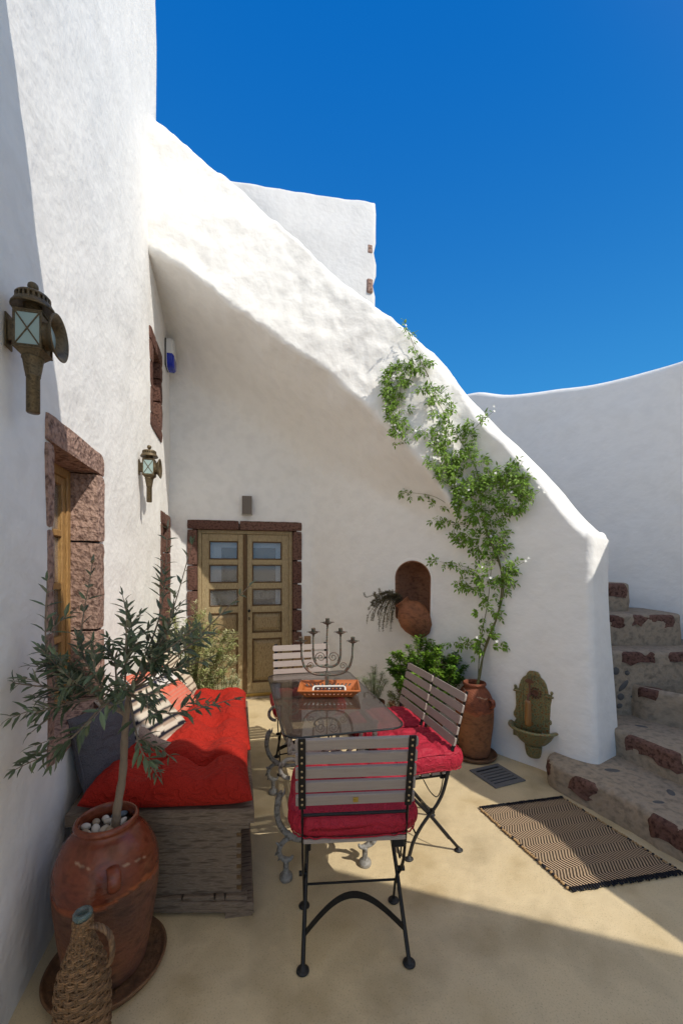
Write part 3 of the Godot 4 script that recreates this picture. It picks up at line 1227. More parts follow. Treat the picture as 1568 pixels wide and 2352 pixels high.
func courtyard_door() -> void:
	var t: Node3D = get_node("stair_wall")
	var xf := Transform3D(Basis(Vector3.UP, TH), C(0.076, 0.0, 4.842))
	var x0 := -0.6375
	var x1 := 0.6375
	var wd := 0.105
	var i0 := x0 + wd
	var i1 := x1 - wd
	var zf := -0.055
	var fr := MB.new()
	fr.bx(Vector3(i0, 0.0, zf - 0.07), Vector3(i0 + 0.042, 1.935, zf), 0.004)
	fr.bx(Vector3(i1 - 0.042, 0.0, zf - 0.07), Vector3(i1, 1.935, zf), 0.004)
	fr.bx(Vector3(i0 + 0.042, 1.893, zf - 0.07), Vector3(i1 - 0.042, 1.935, zf - 0.001), 0.004)
	var d := obj("door", fr, M.door_wood, t)
	d.transform = xf
	d.set_meta("label", "double door of pale brown wood with six small panes and four raised panels")
	frame_stones(d, x0, x1, 0.0, 2.04, wd, wd, [0.2, 0.45, 0.7, 0.97, 1.25, 1.535], [0.25, 0.5, 0.76, 1.014, 1.316, 1.587], false, 0.16, true, Transform3D.IDENTITY)
	var mid := -0.012
	var cols := [[i0 + 0.044, mid - 0.0015], [mid + 0.0015, i1 - 0.044]]
	for lf in 2:
		var a: float = cols[lf][0]
		var b: float = cols[lf][1]
		var z := zf - 0.014
		var pa := a + 0.078
		var pb := b - 0.078
		var m := MB.new()
		m.bx(Vector3(a, 0.045, z - 0.04), Vector3(pa, 1.89, z), 0.003)
		m.bx(Vector3(pb, 0.045, z - 0.04), Vector3(b, 1.89, z), 0.003)
		var holes := [[0.167, 0.68], [0.747, 0.987], [1.06, 1.26], [1.33, 1.54], [1.60, 1.81]]
		var y := 0.045
		for hl in holes + [[1.89, 1.9]]:
			m.bx(Vector3(pa, y, z - 0.039), Vector3(pb, hl[0], z - 0.001), 0.003)
			y = hl[1]
		var leaf := obj("door_leaf", m, M.door_wood, d)
		for k in 5:
			var h0: float = holes[k][0]
			var h1: float = holes[k][1]
			var mo := MB.new()
			var e := 0.013
			mo.bx(Vector3(pa, h0, z - 0.03), Vector3(pa + e, h1, z + 0.004), 0.005)
			mo.bx(Vector3(pb - e, h0, z - 0.03), Vector3(pb, h1, z + 0.004), 0.005)
			mo.bx(Vector3(pa + e, h0, z - 0.03), Vector3(pb - e, h0 + e, z + 0.003), 0.005)
			mo.bx(Vector3(pa + e, h1 - e, z - 0.03), Vector3(pb - e, h1, z + 0.003), 0.005)
			obj("moulding", mo, M.door_moulding, d)
			if k < 2:
				# raised and fielded panel
				var p := MB.new()
				p.sharp()
				var o := [Vector3(pa + e, h0 + e, z - 0.022), Vector3(pb - e, h0 + e, z - 0.022), Vector3(pb - e, h1 - e, z - 0.022), Vector3(pa + e, h1 - e, z - 0.022)]
				var q := []
				var bevel := 0.045
				for v in o:
					var c := Vector3((pa + pb) / 2, (h0 + h1) / 2, 0)
					q.append(Vector3(v.x + signf(c.x - v.x) * bevel, v.y + signf(c.y - v.y) * bevel, z - 0.004))
				for s in 4:
					p.quad_out(o[s], o[(s + 1) % 4], q[(s + 1) % 4], q[s], Vector3((pa + pb) / 2, (h0 + h1) / 2, z - 1.0))
				p.quad_out(q[0], q[1], q[2], q[3], Vector3((pa + pb) / 2, (h0 + h1) / 2, z - 1.0))
				obj("panel", p, M.door_panel, d)
			else:
				var p := MB.new()
				p.bx(Vector3(pa + e - 0.002, h0 + e - 0.002, z - 0.026), Vector3(pb - e + 0.002, h1 - e + 0.002, z - 0.022))
				obj("pane", p, M.pane, d)
				var cu := MB.new()
				cu.bx(Vector3(pa, h0, z - 0.075), Vector3(pb, h1, z - 0.07))
				obj("curtain", cu, M.curtain_white, d)
				var dk := MB.new()
				var ca := lerpf(pa, pb, [0.42, 0.0][lf]) if k < 4 or lf == 0 else lerpf(pa, pb, 0.0)
				var cb := lerpf(pa, pb, [1.0, 0.8][lf])
				var top := h1 if k < 4 else lerpf(h0, h1, 0.66)
				if k == 2 and lf == 0:
					ca = pa
				dk.bx(Vector3(ca, h0, z - 0.066), Vector3(cb, top, z - 0.06))
				obj("curtain", dk, M.curtain, d)
		var ki := MB.new()
		ki.bx(Vector3(a, 0.006, z - 0.03), Vector3(b, 0.043, z + 0.004), 0.003)
		obj("kick_strip", ki, M.brass, d)
	var as_ := MB.new()
	as_.bx(Vector3(mid - 0.022, 0.05, zf - 0.013), Vector3(mid + 0.022, 1.888, zf + 0.006), 0.006)
	as_.bx(Vector3(mid - 0.008, 0.05, zf + 0.006), Vector3(mid + 0.008, 1.888, zf + 0.012), 0.004)
	obj("meeting_strip", as_, M.door_moulding, d)
	var hd := MB.new()
	hd.ball(Vector3(mid + 0.045, 1.007, zf + 0.02), Vector3(0.017, 0.017, 0.014), 12, 8)
	hd.tube(PackedVector3Array([Vector3(mid + 0.045, 1.007, zf - 0.012), Vector3(mid + 0.045, 1.007, zf + 0.015)]), 0.008, 8)
	obj("handle", hd, M.black_iron, d)
	var kp := MB.new()
	var ov := PackedVector2Array()
	for k in 16:
		ov.append(Vector2(cos(TAU * k / 16) * 0.013, sin(TAU * k / 16) * 0.02))
	kp.slab(ov, 0.004, Transform3D(Basis.IDENTITY, Vector3(mid + 0.045, 0.914, zf - 0.013)), 0.001)
	obj("keyhole_plate", kp, M.aged_brass, d)
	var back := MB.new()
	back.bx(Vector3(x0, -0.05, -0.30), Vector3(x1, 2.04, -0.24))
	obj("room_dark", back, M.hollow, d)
	var st := MB.new()
	st.bx(Vector3(i0, 0.0, -0.2), Vector3(i1, 0.006, 0.0), 0.002)
	obj("threshold", st, M.concrete, d)


func wall_niche() -> void:
	# clay lined niche sunk into the wall, with a broken jar set in its foot
	var x0: float = NICHE[0] - NICHE[1]
	var x1: float = NICHE[0] + NICHE[1]
	var p0 := Vector3(x0, 0, -at_x(base_line, x0))
	var p1 := Vector3(x1, 0, -at_x(base_line, x1))
	var along := (p1 - p0).normalized()
	var outw := Vector3.UP.cross(along).normalized() * -1.0
	if outw.z < 0:
		outw = -outw
	var t: Node3D = get_node("stair_wall")
	# outline, followed round from low left over the arch
	var line := []
	for k in 41:
		var dx := cos(PI - PI * k / 40.0)
		line.append(Vector2(NICHE[0] + NICHE[1] * dx, NICHE[3] - 0.17 * (1.0 - sqrt(maxf(0.0, 1.0 - dx * dx)))))
	for k in 30:
		var dx := 1.0 - 2.0 * (k + 0.5) / 30.0
		line.append(Vector2(NICHE[0] + NICHE[1] * dx, lut(NICHE_LOW, dx)))
	var on_wall := func(q: Vector2, off: float) -> Vector3:
		var x := clampf(q.x, -1.0, 1.68)
		return Vector3(x, q.y, -at_x(base_line, x)) + outw * off
	var mid := Vector2(NICHE[0], 1.2)
	var rim := MB.new()
	rim.shade = func(p: Vector3) -> Color:
		return Color(0.46, 0.24, 0.14).lerp(Color(0.26, 0.125, 0.07), nz.get_noise_3dv(p * 7.0) * 0.5 + 0.5)
	var rows := []
	var collar := MB.new()
	var crows := []
	for off in [[0.040, -0.004], [0.034, 0.003], [0.020, 0.004], [0.009, 0.003]]:
		var r := PackedVector3Array()
		for k in line.size() + 1:
			var q: Vector2 = line[k % line.size()]
			r.append(on_wall.call(q + (q - mid).normalized() * off[0], off[1]))
		crows.append(r)
	collar.grid(crows, false)
	obj("niche_edge", collar, M.plaster, t)
	for off in [[0.011, 0.002], [0.006, 0.006], [0.0, 0.004], [-0.004, -0.02]]:
		var r := PackedVector3Array()
		for k in line.size() + 1:
			var q: Vector2 = line[k % line.size()]
			r.append(on_wall.call(q + (q - mid).normalized() * off[0], off[1]))
		rows.append(r)
	# the lining goes straight back, drawing together like the inside of a jar
	for k in range(1, 9):
		var f := k / 8.0
		var r := PackedVector3Array()
		for j in line.size() + 1:
			var q: Vector2 = line[j % line.size()]
			var s := 1.0 - 0.5 * f * f
			var c := Vector2(mid.x, 1.16)
			var w: Vector3 = on_wall.call(c + (q - c) * s, 0.0)
			r.append(w - outw * 0.30 * sin(f * PI / 2) + along * 0.02 * f)
		rows.append(r)
	var lastr: PackedVector3Array = rows[rows.size() - 1]
	var endr := PackedVector3Array()
	var cc := Vector3.ZERO
	for p in lastr:
		cc += p / lastr.size()
	for p in lastr:
		endr.append(cc - outw * 0.03)
	rows.append(endr)
	rim.grid(rows, false)
	var n := obj("niche", rim, M.clay, t)
	n.set_meta("label", "arched niche lined with fired clay")
	# the jar: lies half sunk in the foot of the niche, mouth up to the left
	var at := Vector3(0.725, 1.035, -at_x(base_line, 0.725)) + outw * 0.045
	var j := thing("niche_jar", "round clay jar sunk in the foot of the arched wall niche, mouth tilted left", "jar", at)
	var jb := MB.new()
	jb.shade = func(p: Vector3) -> Color:
		var w := nz.get_noise_3dv(p * 9.0 + Vector3(4, 0, 0)) * 0.5 + 0.5
		return Color(0.44, 0.17, 0.07).lerp(Color(0.2, 0.085, 0.045), w)
	var axis := (Vector3.UP * 0.8 - along * 0.5 + outw * 0.38).normalized()
	var bx := axis.cross(Vector3(0, 0, 1)).normalized()
	var bs := Basis(bx, axis, bx.cross(axis))
	jb.lathe(PackedVector2Array([Vector2(0, -0.20), Vector2(0.06, -0.19), Vector2(0.115, -0.14), Vector2(0.142, -0.06), Vector2(0.145, 0.0), Vector2(0.13, 0.06), Vector2(0.10, 0.105), Vector2(0.068, 0.128), Vector2(0.062, 0.145), Vector2(0.068, 0.165), Vector2(0.074, 0.172), Vector2(0.068, 0.176), Vector2(0.058, 0.168), Vector2(0.052, 0.14), Vector2(0.05, 0.06), Vector2(0.0, 0.05)]), 36, Transform3D(bs.scaled_local(Vector3.ONE * 1.08), Vector3.ZERO), 0.01, nz)
	obj("body", jb, M.clay, j)
	var so := MB.new()
	so.tube(PackedVector3Array([bs * Vector3(0, 0.05, 0), bs * Vector3(0, 0.10, 0)]), 0.05, 16)
	obj("opening", so, M.hollow, j)
	# dry heather hanging out to the left
	var pl := MB.new()
	rng.seed = 91
	for k in 46:
		var start := at + axis * 0.15 - along * 0.05 + Vector3(rng.randf_range(-0.05, 0.05), rng.randf_range(-0.02, 0.05), rng.randf_range(-0.03, 0.03))
		var out := -along * rng.randf_range(0.03, 0.26) + outw * rng.randf_range(0.02, 0.16)
		var drop := rng.randf_range(-0.30, 0.10)
		var pts := curve([start, start + out * 0.5 + Vector3(0, 0.07 + drop * 0.1, 0), start + out + Vector3(0, drop * 0.5, 0), start + out * 1.1 + Vector3(0, drop, 0)], 7)
		pl.tint(Color(0.11, 0.085, 0.05))
		pl.tube(pts, 0.0016, 4, false)
		for i in range(3, pts.size()):
			for s in 5:
				var dir := Vector3(rng.randf_range(-1, 1), rng.randf_range(-0.3, 1), rng.randf_range(-1, 1)).normalized()
				var g := rng.randf_range(0.7, 1.5)
				pl.tint(Color(0.17 * g, 0.145 * g, 0.085 * g))
				leaf(pl, pts[i], dir, Vector3.UP, 0.024, 0.0055)
	var hp := obj("dry_plant", pl, M.leaf, self)
	tag(hp, "dry grey-brown heather hanging from the tilted jar in the wall niche", "plant")


# a folded leaf of six triangles: base point, the way it grows, which side is up
func leaf(mb: MB, p: Vector3, dir: Vector3, up: Vector3, length: float, width: float, bend := 0.15, under = null) -> void:
	var d := dir.normalized()
	var s := d.cross(up)
	if s.length() < 0.05:
		s = d.cross(Vector3.RIGHT)
	s = s.normalized()
	var n := s.cross(d).normalized()
	var m1 := p + d * length * 0.35 - n * length * bend * 0.1
	var m2 := p + d * length * 0.7 - n * length * bend * 0.45
	var tip := p + d * length * 0.98 - n * length * bend
	var l1 := m1 + s * width * 0.5 + n * width * 0.16
	var r1 := m1 - s * width * 0.5 + n * width * 0.16
	var l2 := m2 + s * width * 0.36 + n * width * 0.12
	var r2 := m2 - s * width * 0.36 + n * width * 0.12
	mb.smooth(-1)
	mb.tri(p, m1, l1)
	mb.tri(p, r1, m1)
	mb.tri(m1, m2, l2); mb.tri(m1, l2, l1)
	mb.tri(m1, r2, m2); mb.tri(m1, r1, r2)
	mb.tri(m2, tip, l2)
	mb.tri(m2, r2, tip)
	if under != null:
		var keep := mb.col
		mb.tint(under)
		var o := n * -0.0006
		mb.tri(p + o, l1 + o, m1 + o)
		mb.tri(p + o, m1 + o, r1 + o)
		mb.tri(m1 + o, l2 + o, m2 + o); mb.tri(m1 + o, l1 + o, l2 + o)
		mb.tri(m1 + o, m2 + o, r2 + o); mb.tri(m1 + o, r2 + o, r1 + o)
		mb.tri(m2 + o, l2 + o, tip + o)
		mb.tri(m2 + o, tip + o, r2 + o)
		mb.tint(keep)


func wall_lamps() -> void:
	# carriage lanterns on the house wall; x out of the wall, y up from the foot of the tube, -z along the wall
	var l := thing("carriage_lantern", "aged brass carriage lantern in the shade, nearest on the house wall above the stone window", "lantern", C(WALL_A, 2.015, 1.578), TH, "carriage lanterns on the house wall")
	var cx := 0.077
	var at := func(y: float) -> Transform3D:
		return Transform3D(Basis.IDENTITY, Vector3(cx, y, 0))
	var tb := MB.new()
	tb.lathe(PackedVector2Array([Vector2(0, 0), Vector2(0.018, 0.0), Vector2(0.0205, 0.003), Vector2(0.0205, 0.124), Vector2(0.0225, 0.126), Vector2(0.0225, 0.13), Vector2(0.026, 0.15), Vector2(0.031, 0.183), Vector2(0.034, 0.187), Vector2(0.034, 0.192), Vector2(0.030, 0.196), Vector2(0.032, 0.2)]), 20, at.call(0.0))
	obj("tube", tb, M.aged_brass, l)
	var fn := MB.new()
	var lowr := 0.036
	fn.sharp()
	for k in 4:
		var c := [Vector3(-1, 0, -1), Vector3(1, 0, -1), Vector3(1, 0, 1), Vector3(-1, 0, 1)]
		var a: Vector3 = Vector3(cx, 0.188, 0) + c[k] * 0.024
		var b: Vector3 = Vector3(cx, 0.188, 0) + c[(k + 1) % 4] * 0.024
		var e: Vector3 = Vector3(cx, 0.212, 0) + c[(k + 1) % 4] * 0.043
		var f: Vector3 = Vector3(cx, 0.212, 0) + c[k] * 0.043
		fn.quad_out(a, b, e, f, Vector3(cx, 0.25, 0))
	fn.bx(Vector3(cx - 0.045, 0.208, -0.045), Vector3(cx + 0.045, 0.215, 0.045), 0.002)
	obj("funnel", fn, M.aged_brass, l)
	var bd := MB.new()
	for sx in [-1, 1]:
		for sz in [-1, 1]:
			bd.bx(Vector3(cx + sx * 0.040 - 0.004, 0.215, sz * 0.040 - 0.004), Vector3(cx + sx * 0.040 + 0.004, 0.335, sz * 0.040 + 0.004), 0.0015)
	bd.bx(Vector3(cx - 0.045, 0.335, -0.045), Vector3(cx + 0.045, 0.341, 0.045), 0.002)
	for s in [-1, 1]:
		bd.bx(Vector3(cx - 0.036, 0.215, s * 0.041 - 0.003), Vector3(cx + 0.036, 0.221, s * 0.041 + 0.003), 0.001)
		bd.bx(Vector3(cx - 0.036, 0.329, s * 0.041 - 0.003), Vector3(cx + 0.036, 0.335, s * 0.041 + 0.003), 0.001)
	bd.bx(Vector3(cx + 0.037, 0.216, -0.036), Vector3(cx + 0.040, 0.334, 0.036), 0.001)
	bd.bx(Vector3(cx - 0.042, 0.216, -0.036), Vector3(cx - 0.039, 0.334, 0.036), 0.001)
	obj("body", bd, M.aged_brass, l)
	for s in [-1.0, 1.0]:
		var gl := MB.new()
		gl.bx(Vector3(cx - 0.036, 0.221, s * 0.040 - 0.001), Vector3(cx + 0.036, 0.329, s * 0.040 + 0.001))
		obj("pane", gl, M.frosted_pane, l)
		var cr := MB.new()
		for q in [[-1, 1], [1, -1]]:
			cr.tube(PackedVector3Array([Vector3(cx + q[0] * 0.035, 0.222, s * 0.0425), Vector3(cx + q[1] * 0.035, 0.328, s * 0.0425)]), 0.0024, 6)
		obj("cross_bars", cr, M.aged_brass, l)
	var nk := MB.new()
	nk.lathe(PackedVector2Array([Vector2(0.03, 0.341), Vector2(0.0275, 0.346), Vector2(0.0275, 0.378)]), 20, at.call(0.0))
	obj("neck", nk, M.aged_brass, l)
	var cp := MB.new()
	cp.lathe(PackedVector2Array([Vector2(0.0275, 0.372), Vector2(0.058, 0.362), Vector2(0.064, 0.360), Vector2(0.066, 0.363), Vector2(0.064, 0.370), Vector2(0.058, 0.377), Vector2(0.057, 0.382), Vector2(0.053, 0.385)]), 28, at.call(0.0))
	for k in 22:
		var a := TAU * k / 22
		cp.bar(Vector3(cx + cos(a) * 0.052, 0.384, sin(a) * 0.052), Vector3(cx + cos(a) * 0.050, 0.402, sin(a) * 0.050), 0.007, 0.003)
	cp.lathe(PackedVector2Array([Vector2(0.0525, 0.400), Vector2(0.0525, 0.405), Vector2(0.047, 0.411), Vector2(0.02, 0.415), Vector2(0.007, 0.417), Vector2(0.006, 0.424), Vector2(0.011, 0.427), Vector2(0.0155, 0.434), Vector2(0.0165, 0.440), Vector2(0.0165, 0.442), Vector2(0.015, 0.449), Vector2(0.010, 0.454), Vector2(0, 0.456)]), 28, at.call(0.0))
	cp.lathe(PackedVector2Array([Vector2(0.043, 0.378), Vector2(0.043, 0.41)]), 20, at.call(0.0))
	obj("cap", cp, M.aged_brass, l)
	var hn := MB.new()
	var hx := Transform3D(Basis(Vector3(0, -1, 0), Vector3(1, 0, 0), Vector3(0, 0, 1)), Vector3(cx + 0.040, 0.272, 0))
	hn.lathe(PackedVector2Array([Vector2(0.046, 0.0), Vector2(0.044, 0.008), Vector2(0.046, 0.016), Vector2(0.055, 0.025), Vector2(0.072, 0.035), Vector2(0.078, 0.040), Vector2(0.079, 0.043), Vector2(0.075, 0.044), Vector2(0.060, 0.034), Vector2(0.048, 0.022), Vector2(0.044, 0.012)]), 36, hx)
	var horn := obj("horn", hn, M.aged_brass, l)
	var ls := MB.new()
	ls.lathe(PackedVector2Array([Vector2(0.044, 0.012), Vector2(0.03, 0.018), Vector2(0.0, 0.022)]), 24, hx)
	obj("lens", ls, M.frosted_pane, l)
	var bp := MB.new()
	bp.bx(Vector3(0.0, 0.215, -0.022), Vector3(0.006, 0.335, 0.022), 0.002)
	bp.bx(Vector3(0.008, 0.24, -0.02), Vector3(cx - 0.042, 0.31, 0.02), 0.002)
	obj("back_plate", bp, M.aged_brass, l)
	l.scale = Vector3.ONE * 0.95
	var l2 := dup(l, C(WALL_A, 2.002, 3.40), TH, "brass carriage lantern in full sun, farther along the house wall below the upper window")

	var w := thing("door_lamp", "small taupe box lamp on the wall above the double door", "lamp", C(0.082, 2.206, 4.84), TH)
	var sh := MB.new()
	sh.bx(Vector3(-0.054, -0.105, 0.0), Vector3(-0.049, 0.105, 0.085), 0.001)
	sh.bx(Vector3(0.049, -0.105, 0.0), Vector3(0.054, 0.105, 0.085), 0.001)
	sh.bx(Vector3(-0.049, -0.100, 0.080), Vector3(0.049, 0.105, 0.085), 0.001)
	sh.bx(Vector3(-0.049, 0.100, 0.0), Vector3(0.049, 0.105, 0.080), 0.001)
	obj("shade", sh, M.lamp_taupe, w)
	var bk := MB.new()
	bk.bx(Vector3(-0.045, -0.09, 0.0), Vector3(0.045, 0.09, 0.02), 0.003)
	obj("base", bk, M.lamp_taupe, w)

	var s := thing("alarm_siren", "white alarm box with a blue lens high in the corner under the stair vault", "alarm", C(WALL_A, 3.72, 4.62), TH + PI / 2)
	var body := MB.new()
	var poly := PackedVector2Array()
	for k in 24:
		var a := TAU * k / 24
		poly.append(Vector2(signf(cos(a)) * pow(absf(cos(a)), 0.45) * 0.10, signf(sin(a)) * pow(absf(sin(a)), 0.5) * 0.155))
	body.slab(poly, 0.07, Transform3D(Basis.IDENTITY, Vector3(0, 0, 0.012)), 0.018)
	obj("body", body, M.white_plastic, s)
	var lens := MB.new()
	var lp := PackedVector2Array()
	for k in 13:
		var a := PI + PI * k / 12
		lp.append(Vector2(signf(cos(a)) * pow(absf(cos(a)), 0.5) * 0.102, -0.02 + signf(sin(a)) * pow(absf(sin(a)), 0.6) * 0.137))
	lens.slab(lp, 0.068, Transform3D(Basis.IDENTITY, Vector3(0, 0, 0.018)), 0.016)
	obj("lens", lens, M.blue_lens, s)
	var pl := MB.new()
	pl.bx(Vector3(-0.085, -0.14, -0.005), Vector3(0.085, 0.14, 0.012), 0.003)
	obj("back_plate", pl, M.black_iron, s)


# --- the chest bench and what lies on it -----------------------------------------------------------------------
const BENCH := Vector2(-0.33, 2.6)      # its base in (a, b); local x = a - this, local z = this - b


func bl(a: float, y: float, b: float) -> Vector3:
	return Vector3(a - BENCH.x, y, BENCH.y - b)


func prism(pts: Array, y0: float, y1: float, bev := 0.006) -> MB:
	# plan corners in (a, b), thick from y0 to y1
	var poly := PackedVector2Array()
	for p in pts:
		poly.append(Vector2(p[0] - BENCH.x, -(BENCH.y - p[1])))
	var mb := MB.new()
	mb.slab(poly, y1 - y0, Transform3D(Basis(Vector3(1, 0, 0), Vector3(0, 0, -1), Vector3(0, 1, 0)), Vector3(0, y0, 0)), bev)
	return mb


func bench() -> void:
	var t := thing("chest_bench", "weathered wooden chest used as a bench along the house wall, under red cushions", "bench", C(BENCH.x, 0, BENCH.y), TH)
	obj("plinth", prism([[0.06, 1.81], [0.06, 3.33], [-0.70, 3.33], [-0.70, 2.0]], 0.022, 0.062, 0.006), M.chest_wood, t)
	for q in [[-0.0, 1.86], [-0.62, 2.02], [-0.0, 3.28], [-0.62, 3.28]]:
		obj("foot", prism([[q[0] - 0.06, q[1] - 0.025], [q[0] + 0.055, q[1] - 0.035], [q[0] + 0.055, q[1] + 0.04], [q[0] - 0.06, q[1] + 0.04]], 0.0, 0.021, 0.002), M.chest_wood, t)
	# worn bead between plinth and boards
	var bead_x := [0.035, -0.06, -0.105, -0.24, -0.42, -0.68]
	for k in 5:
		var a0: float = bead_x[k] - 0.003
		var a1: float = bead_x[k + 1] + 0.003
		var f := func(a: float) -> float:
			return lerpf(1.835, 1.985, (0.035 - a) / 0.715)
		obj("bead", prism([[a0, f.call(a0)], [a0, f.call(a0) + 0.05], [a1, f.call(a1) + 0.05], [a1, f.call(a1)]], 0.063, 0.08 - 0.003 * (k % 2), 0.004), M.chest_wood, t)
	var core := MB.new()
	obj("core", prism([[-0.015, 1.885], [-0.015, 3.28], [-0.67, 3.28], [-0.67, 2.03]], 0.065, 0.39, 0.0), M.chest_wood, t)
	for k in 3:
		var y0: float = [0.082, 0.172, 0.282][k]
		var y1: float = [0.169, 0.279, 0.368][k]
		obj("board", prism([[0.006, 1.862], [0.006, 1.882], [-0.69, 2.022], [-0.69, 2.002]], y0, y1, 0.003), M.chest_wood, t)
		obj("board", prism([[-0.012, 1.884], [0.008, 1.884], [0.008, 3.29], [-0.012, 3.29]], y0, y1, 0.003), M.chest_side, t)
	# joints at the corner
	for k in 6:
		var y0 := 0.095 + 0.046 * k
		obj("dovetail", prism([[0.009, 1.859], [-0.012, 1.8635], [-0.012, 1.875], [0.0095, 1.875]], y0, y0 + 0.017, 0.001), M.door_moulding, t)
	obj("moulding", prism([[0.04, 1.838], [0.04, 3.31], [-0.70, 3.31], [-0.70, 1.992]], 0.37, 0.402, 0.008), M.chest_wood, t)
	for k in 4:
		var b0: float = [1.815, 2.21, 2.62, 2.98][k]
		var b1: float = [2.207, 2.617, 2.977, 3.34][k]
		var pts := [[0.062, b0], [0.062, b1], [-0.715, b1], [-0.715, b0 if k > 0 else 1.975]]
		obj("lid_board", prism(pts, 0.404, 0.462 - 0.002 * (k % 2), 0.009), M.chest_side if k > 0 else M.chest_wood, t)

	seat_pad("red_cushion", "dark red tufted cushion in the shade, near half of the chest bench", [[0.055, 1.80], [-0.655, 1.93], [-0.60, 2.385], [0.045, 2.33]], 0.462, 0.165, [[0.0], [-0.34, 0.36]], 1)
	seat_pad("red_cushion", "bright red tufted cushion in the sun, far half of the chest bench", [[0.06, 2.30], [-0.58, 2.36], [-0.58, 3.36], [0.05, 3.35]], 0.462, 0.165, [[-0.45, 0.12, 0.62], [-0.36, 0.36]], 2)

	# loose pillows against the wall
	var pz := [
		[C(-0.625, 0.655, 2.23), 0.40, 0.36, 0.15, Vector3(0.90, 0.25, -0.32), 0, "plain dark grey pillow leaning on the house wall, nearest the pot"],
		[C(-0.50, 0.665, 2.50), 0.42, 0.42, 0.14, Vector3(0.62, 0.70, -0.30), 1, "cream pillow with black stripes lying behind the grey pillow"],
		[C(-0.46, 0.70, 2.82), 0.44, 0.44, 0.14, Vector3(0.70, 0.66, -0.20), 2, "coral pillow with a white woven band and dark blue tassels"],
		[C(-0.47, 0.72, 3.14), 0.44, 0.44, 0.15, Vector3(0.80, 0.55, -0.15), 3, "cream and brown striped pillow at the far end of the bench"],
	]
	for p in pz:
		pillow(p)
	# rolled blanket between the grey and the striped pillow
	var rl := MB.new()
	rl.tube(curve([C(-0.60, 0.75, 2.42), C(-0.52, 0.66, 2.36), C(-0.43, 0.60, 2.30), C(-0.345, 0.575, 2.27)], 6), PackedFloat32Array([0.02, 0.027, 0.03, 0.031, 0.03, 0.032, 0.031, 0.03, 0.032, 0.033, 0.031, 0.03, 0.032, 0.031, 0.032, 0.031, 0.03, 0.029, 0.026]), 14)
	var ro := obj("rolled_cloth", rl, M.beige_cloth)
	tag(ro, "rolled beige cloth lying between the grey and the striped pillow", "cloth")


# a tufted pad over four plan corners (a, b): front right, front left, back left, back right
func seat_pad(called: String, label: String, quad: Array, y0: float, thick: float, tuft: Array, seedv: int) -> void:
	var cen := Vector2.ZERO
	for q in quad:
		cen += Vector2(q[0], q[1]) * 0.25
	var t := thing(called, label, "cushion", C(cen.x, y0, cen.y), TH, "red tufted cushions on the chest bench")
	var nu := 64
	var nv := 72
	var mb := MB.new()
	for side in [1.0, -1.0]:
		var rows := []
		for j in nv + 1:
			var v := sin((-1.0 + 2.0 * j / nv) * PI / 2)
			var r := PackedVector3Array()
			for i in nu + 1:
				var u := sin((-1.0 + 2.0 * i / nu) * PI / 2)
				var fu := (u + 1.0) / 2.0
				var fv := (v + 1.0) / 2.0
				var fr := Vector2(quad[1][0], quad[1][1]).lerp(Vector2(quad[0][0], quad[0][1]), fu)
				var bk := Vector2(quad[2][0], quad[2][1]).lerp(Vector2(quad[3][0], quad[3][1]), fu)
				var q := fr.lerp(bk, fv)
				# the sides bow in between the pointed corners
				var cu := (q - cen)
				q = cen + cu * (1.0 - 0.035 * (1.0 - u * u) * absf(v) - 0.03 * (1.0 - v * v) * absf(u))
				var prof := pow(maxf(0.0, 1.0 - pow(absf(u), 5.0)), 0.5) * pow(maxf(0.0, 1.0 - pow(absf(v), 6.0)), 0.5)
				var hgt := prof
				if side > 0.0:
					var dip := 0.0
					for tv in tuft[0]:
						# a fold across the pad, deepest at the tufts
						var nearu := 0.0
						for tu in tuft[1]:
							nearu = maxf(nearu, exp(-pow((u - tu) / 0.22, 2.0)))
						var wv: float = v - tv - 0.05 * (1.0 - nearu)
						dip += exp(-pow(wv / 0.07, 2.0)) * (0.26 + 0.34 * nearu) + exp(-pow(wv / 0.18, 2.0)) * (0.10 + 0.20 * nearu)
					for tu in tuft[1]:
						dip += exp(-pow((u - tu) / 0.20, 2.0)) * 0.42 * (1.0 - smoothstep(0.55, 1.0, absf(v)) * 0.5)
					hgt *= 1.0 - minf(dip, 0.85)
					hgt += prof * 0.06 * nz.get_noise_3d(u * 3.0, v * 5.0, seedv * 7.0)
					# small creases running in from the rim
					hgt += 0.045 * sin(u * 26.0 + 3.0 * nz.get_noise_2d(u * 2.0, v * 2.0)) * smoothstep(0.7, 0.98, absf(v)) * prof
					hgt += 0.045 * sin(v * 30.0 + 3.0 * nz.get_noise_2d(u * 2.0, v * 2.0 + 9.0)) * smoothstep(0.7, 0.98, absf(u)) * prof
				var rim := 0.30
				var y := thick * (rim + (1.0 - rim) * hgt) if side > 0.0 else thick * rim * (1.0 - prof)
				var sk := C(q.x, y, q.y) - C(cen.x, 0, cen.y)
				r.append(Vector3(q.x - cen.x, y, cen.y - q.y))
			rows.append(r)
		mb.grid(rows, side > 0.0)
	obj("pad", mb, M.red_linen, t)


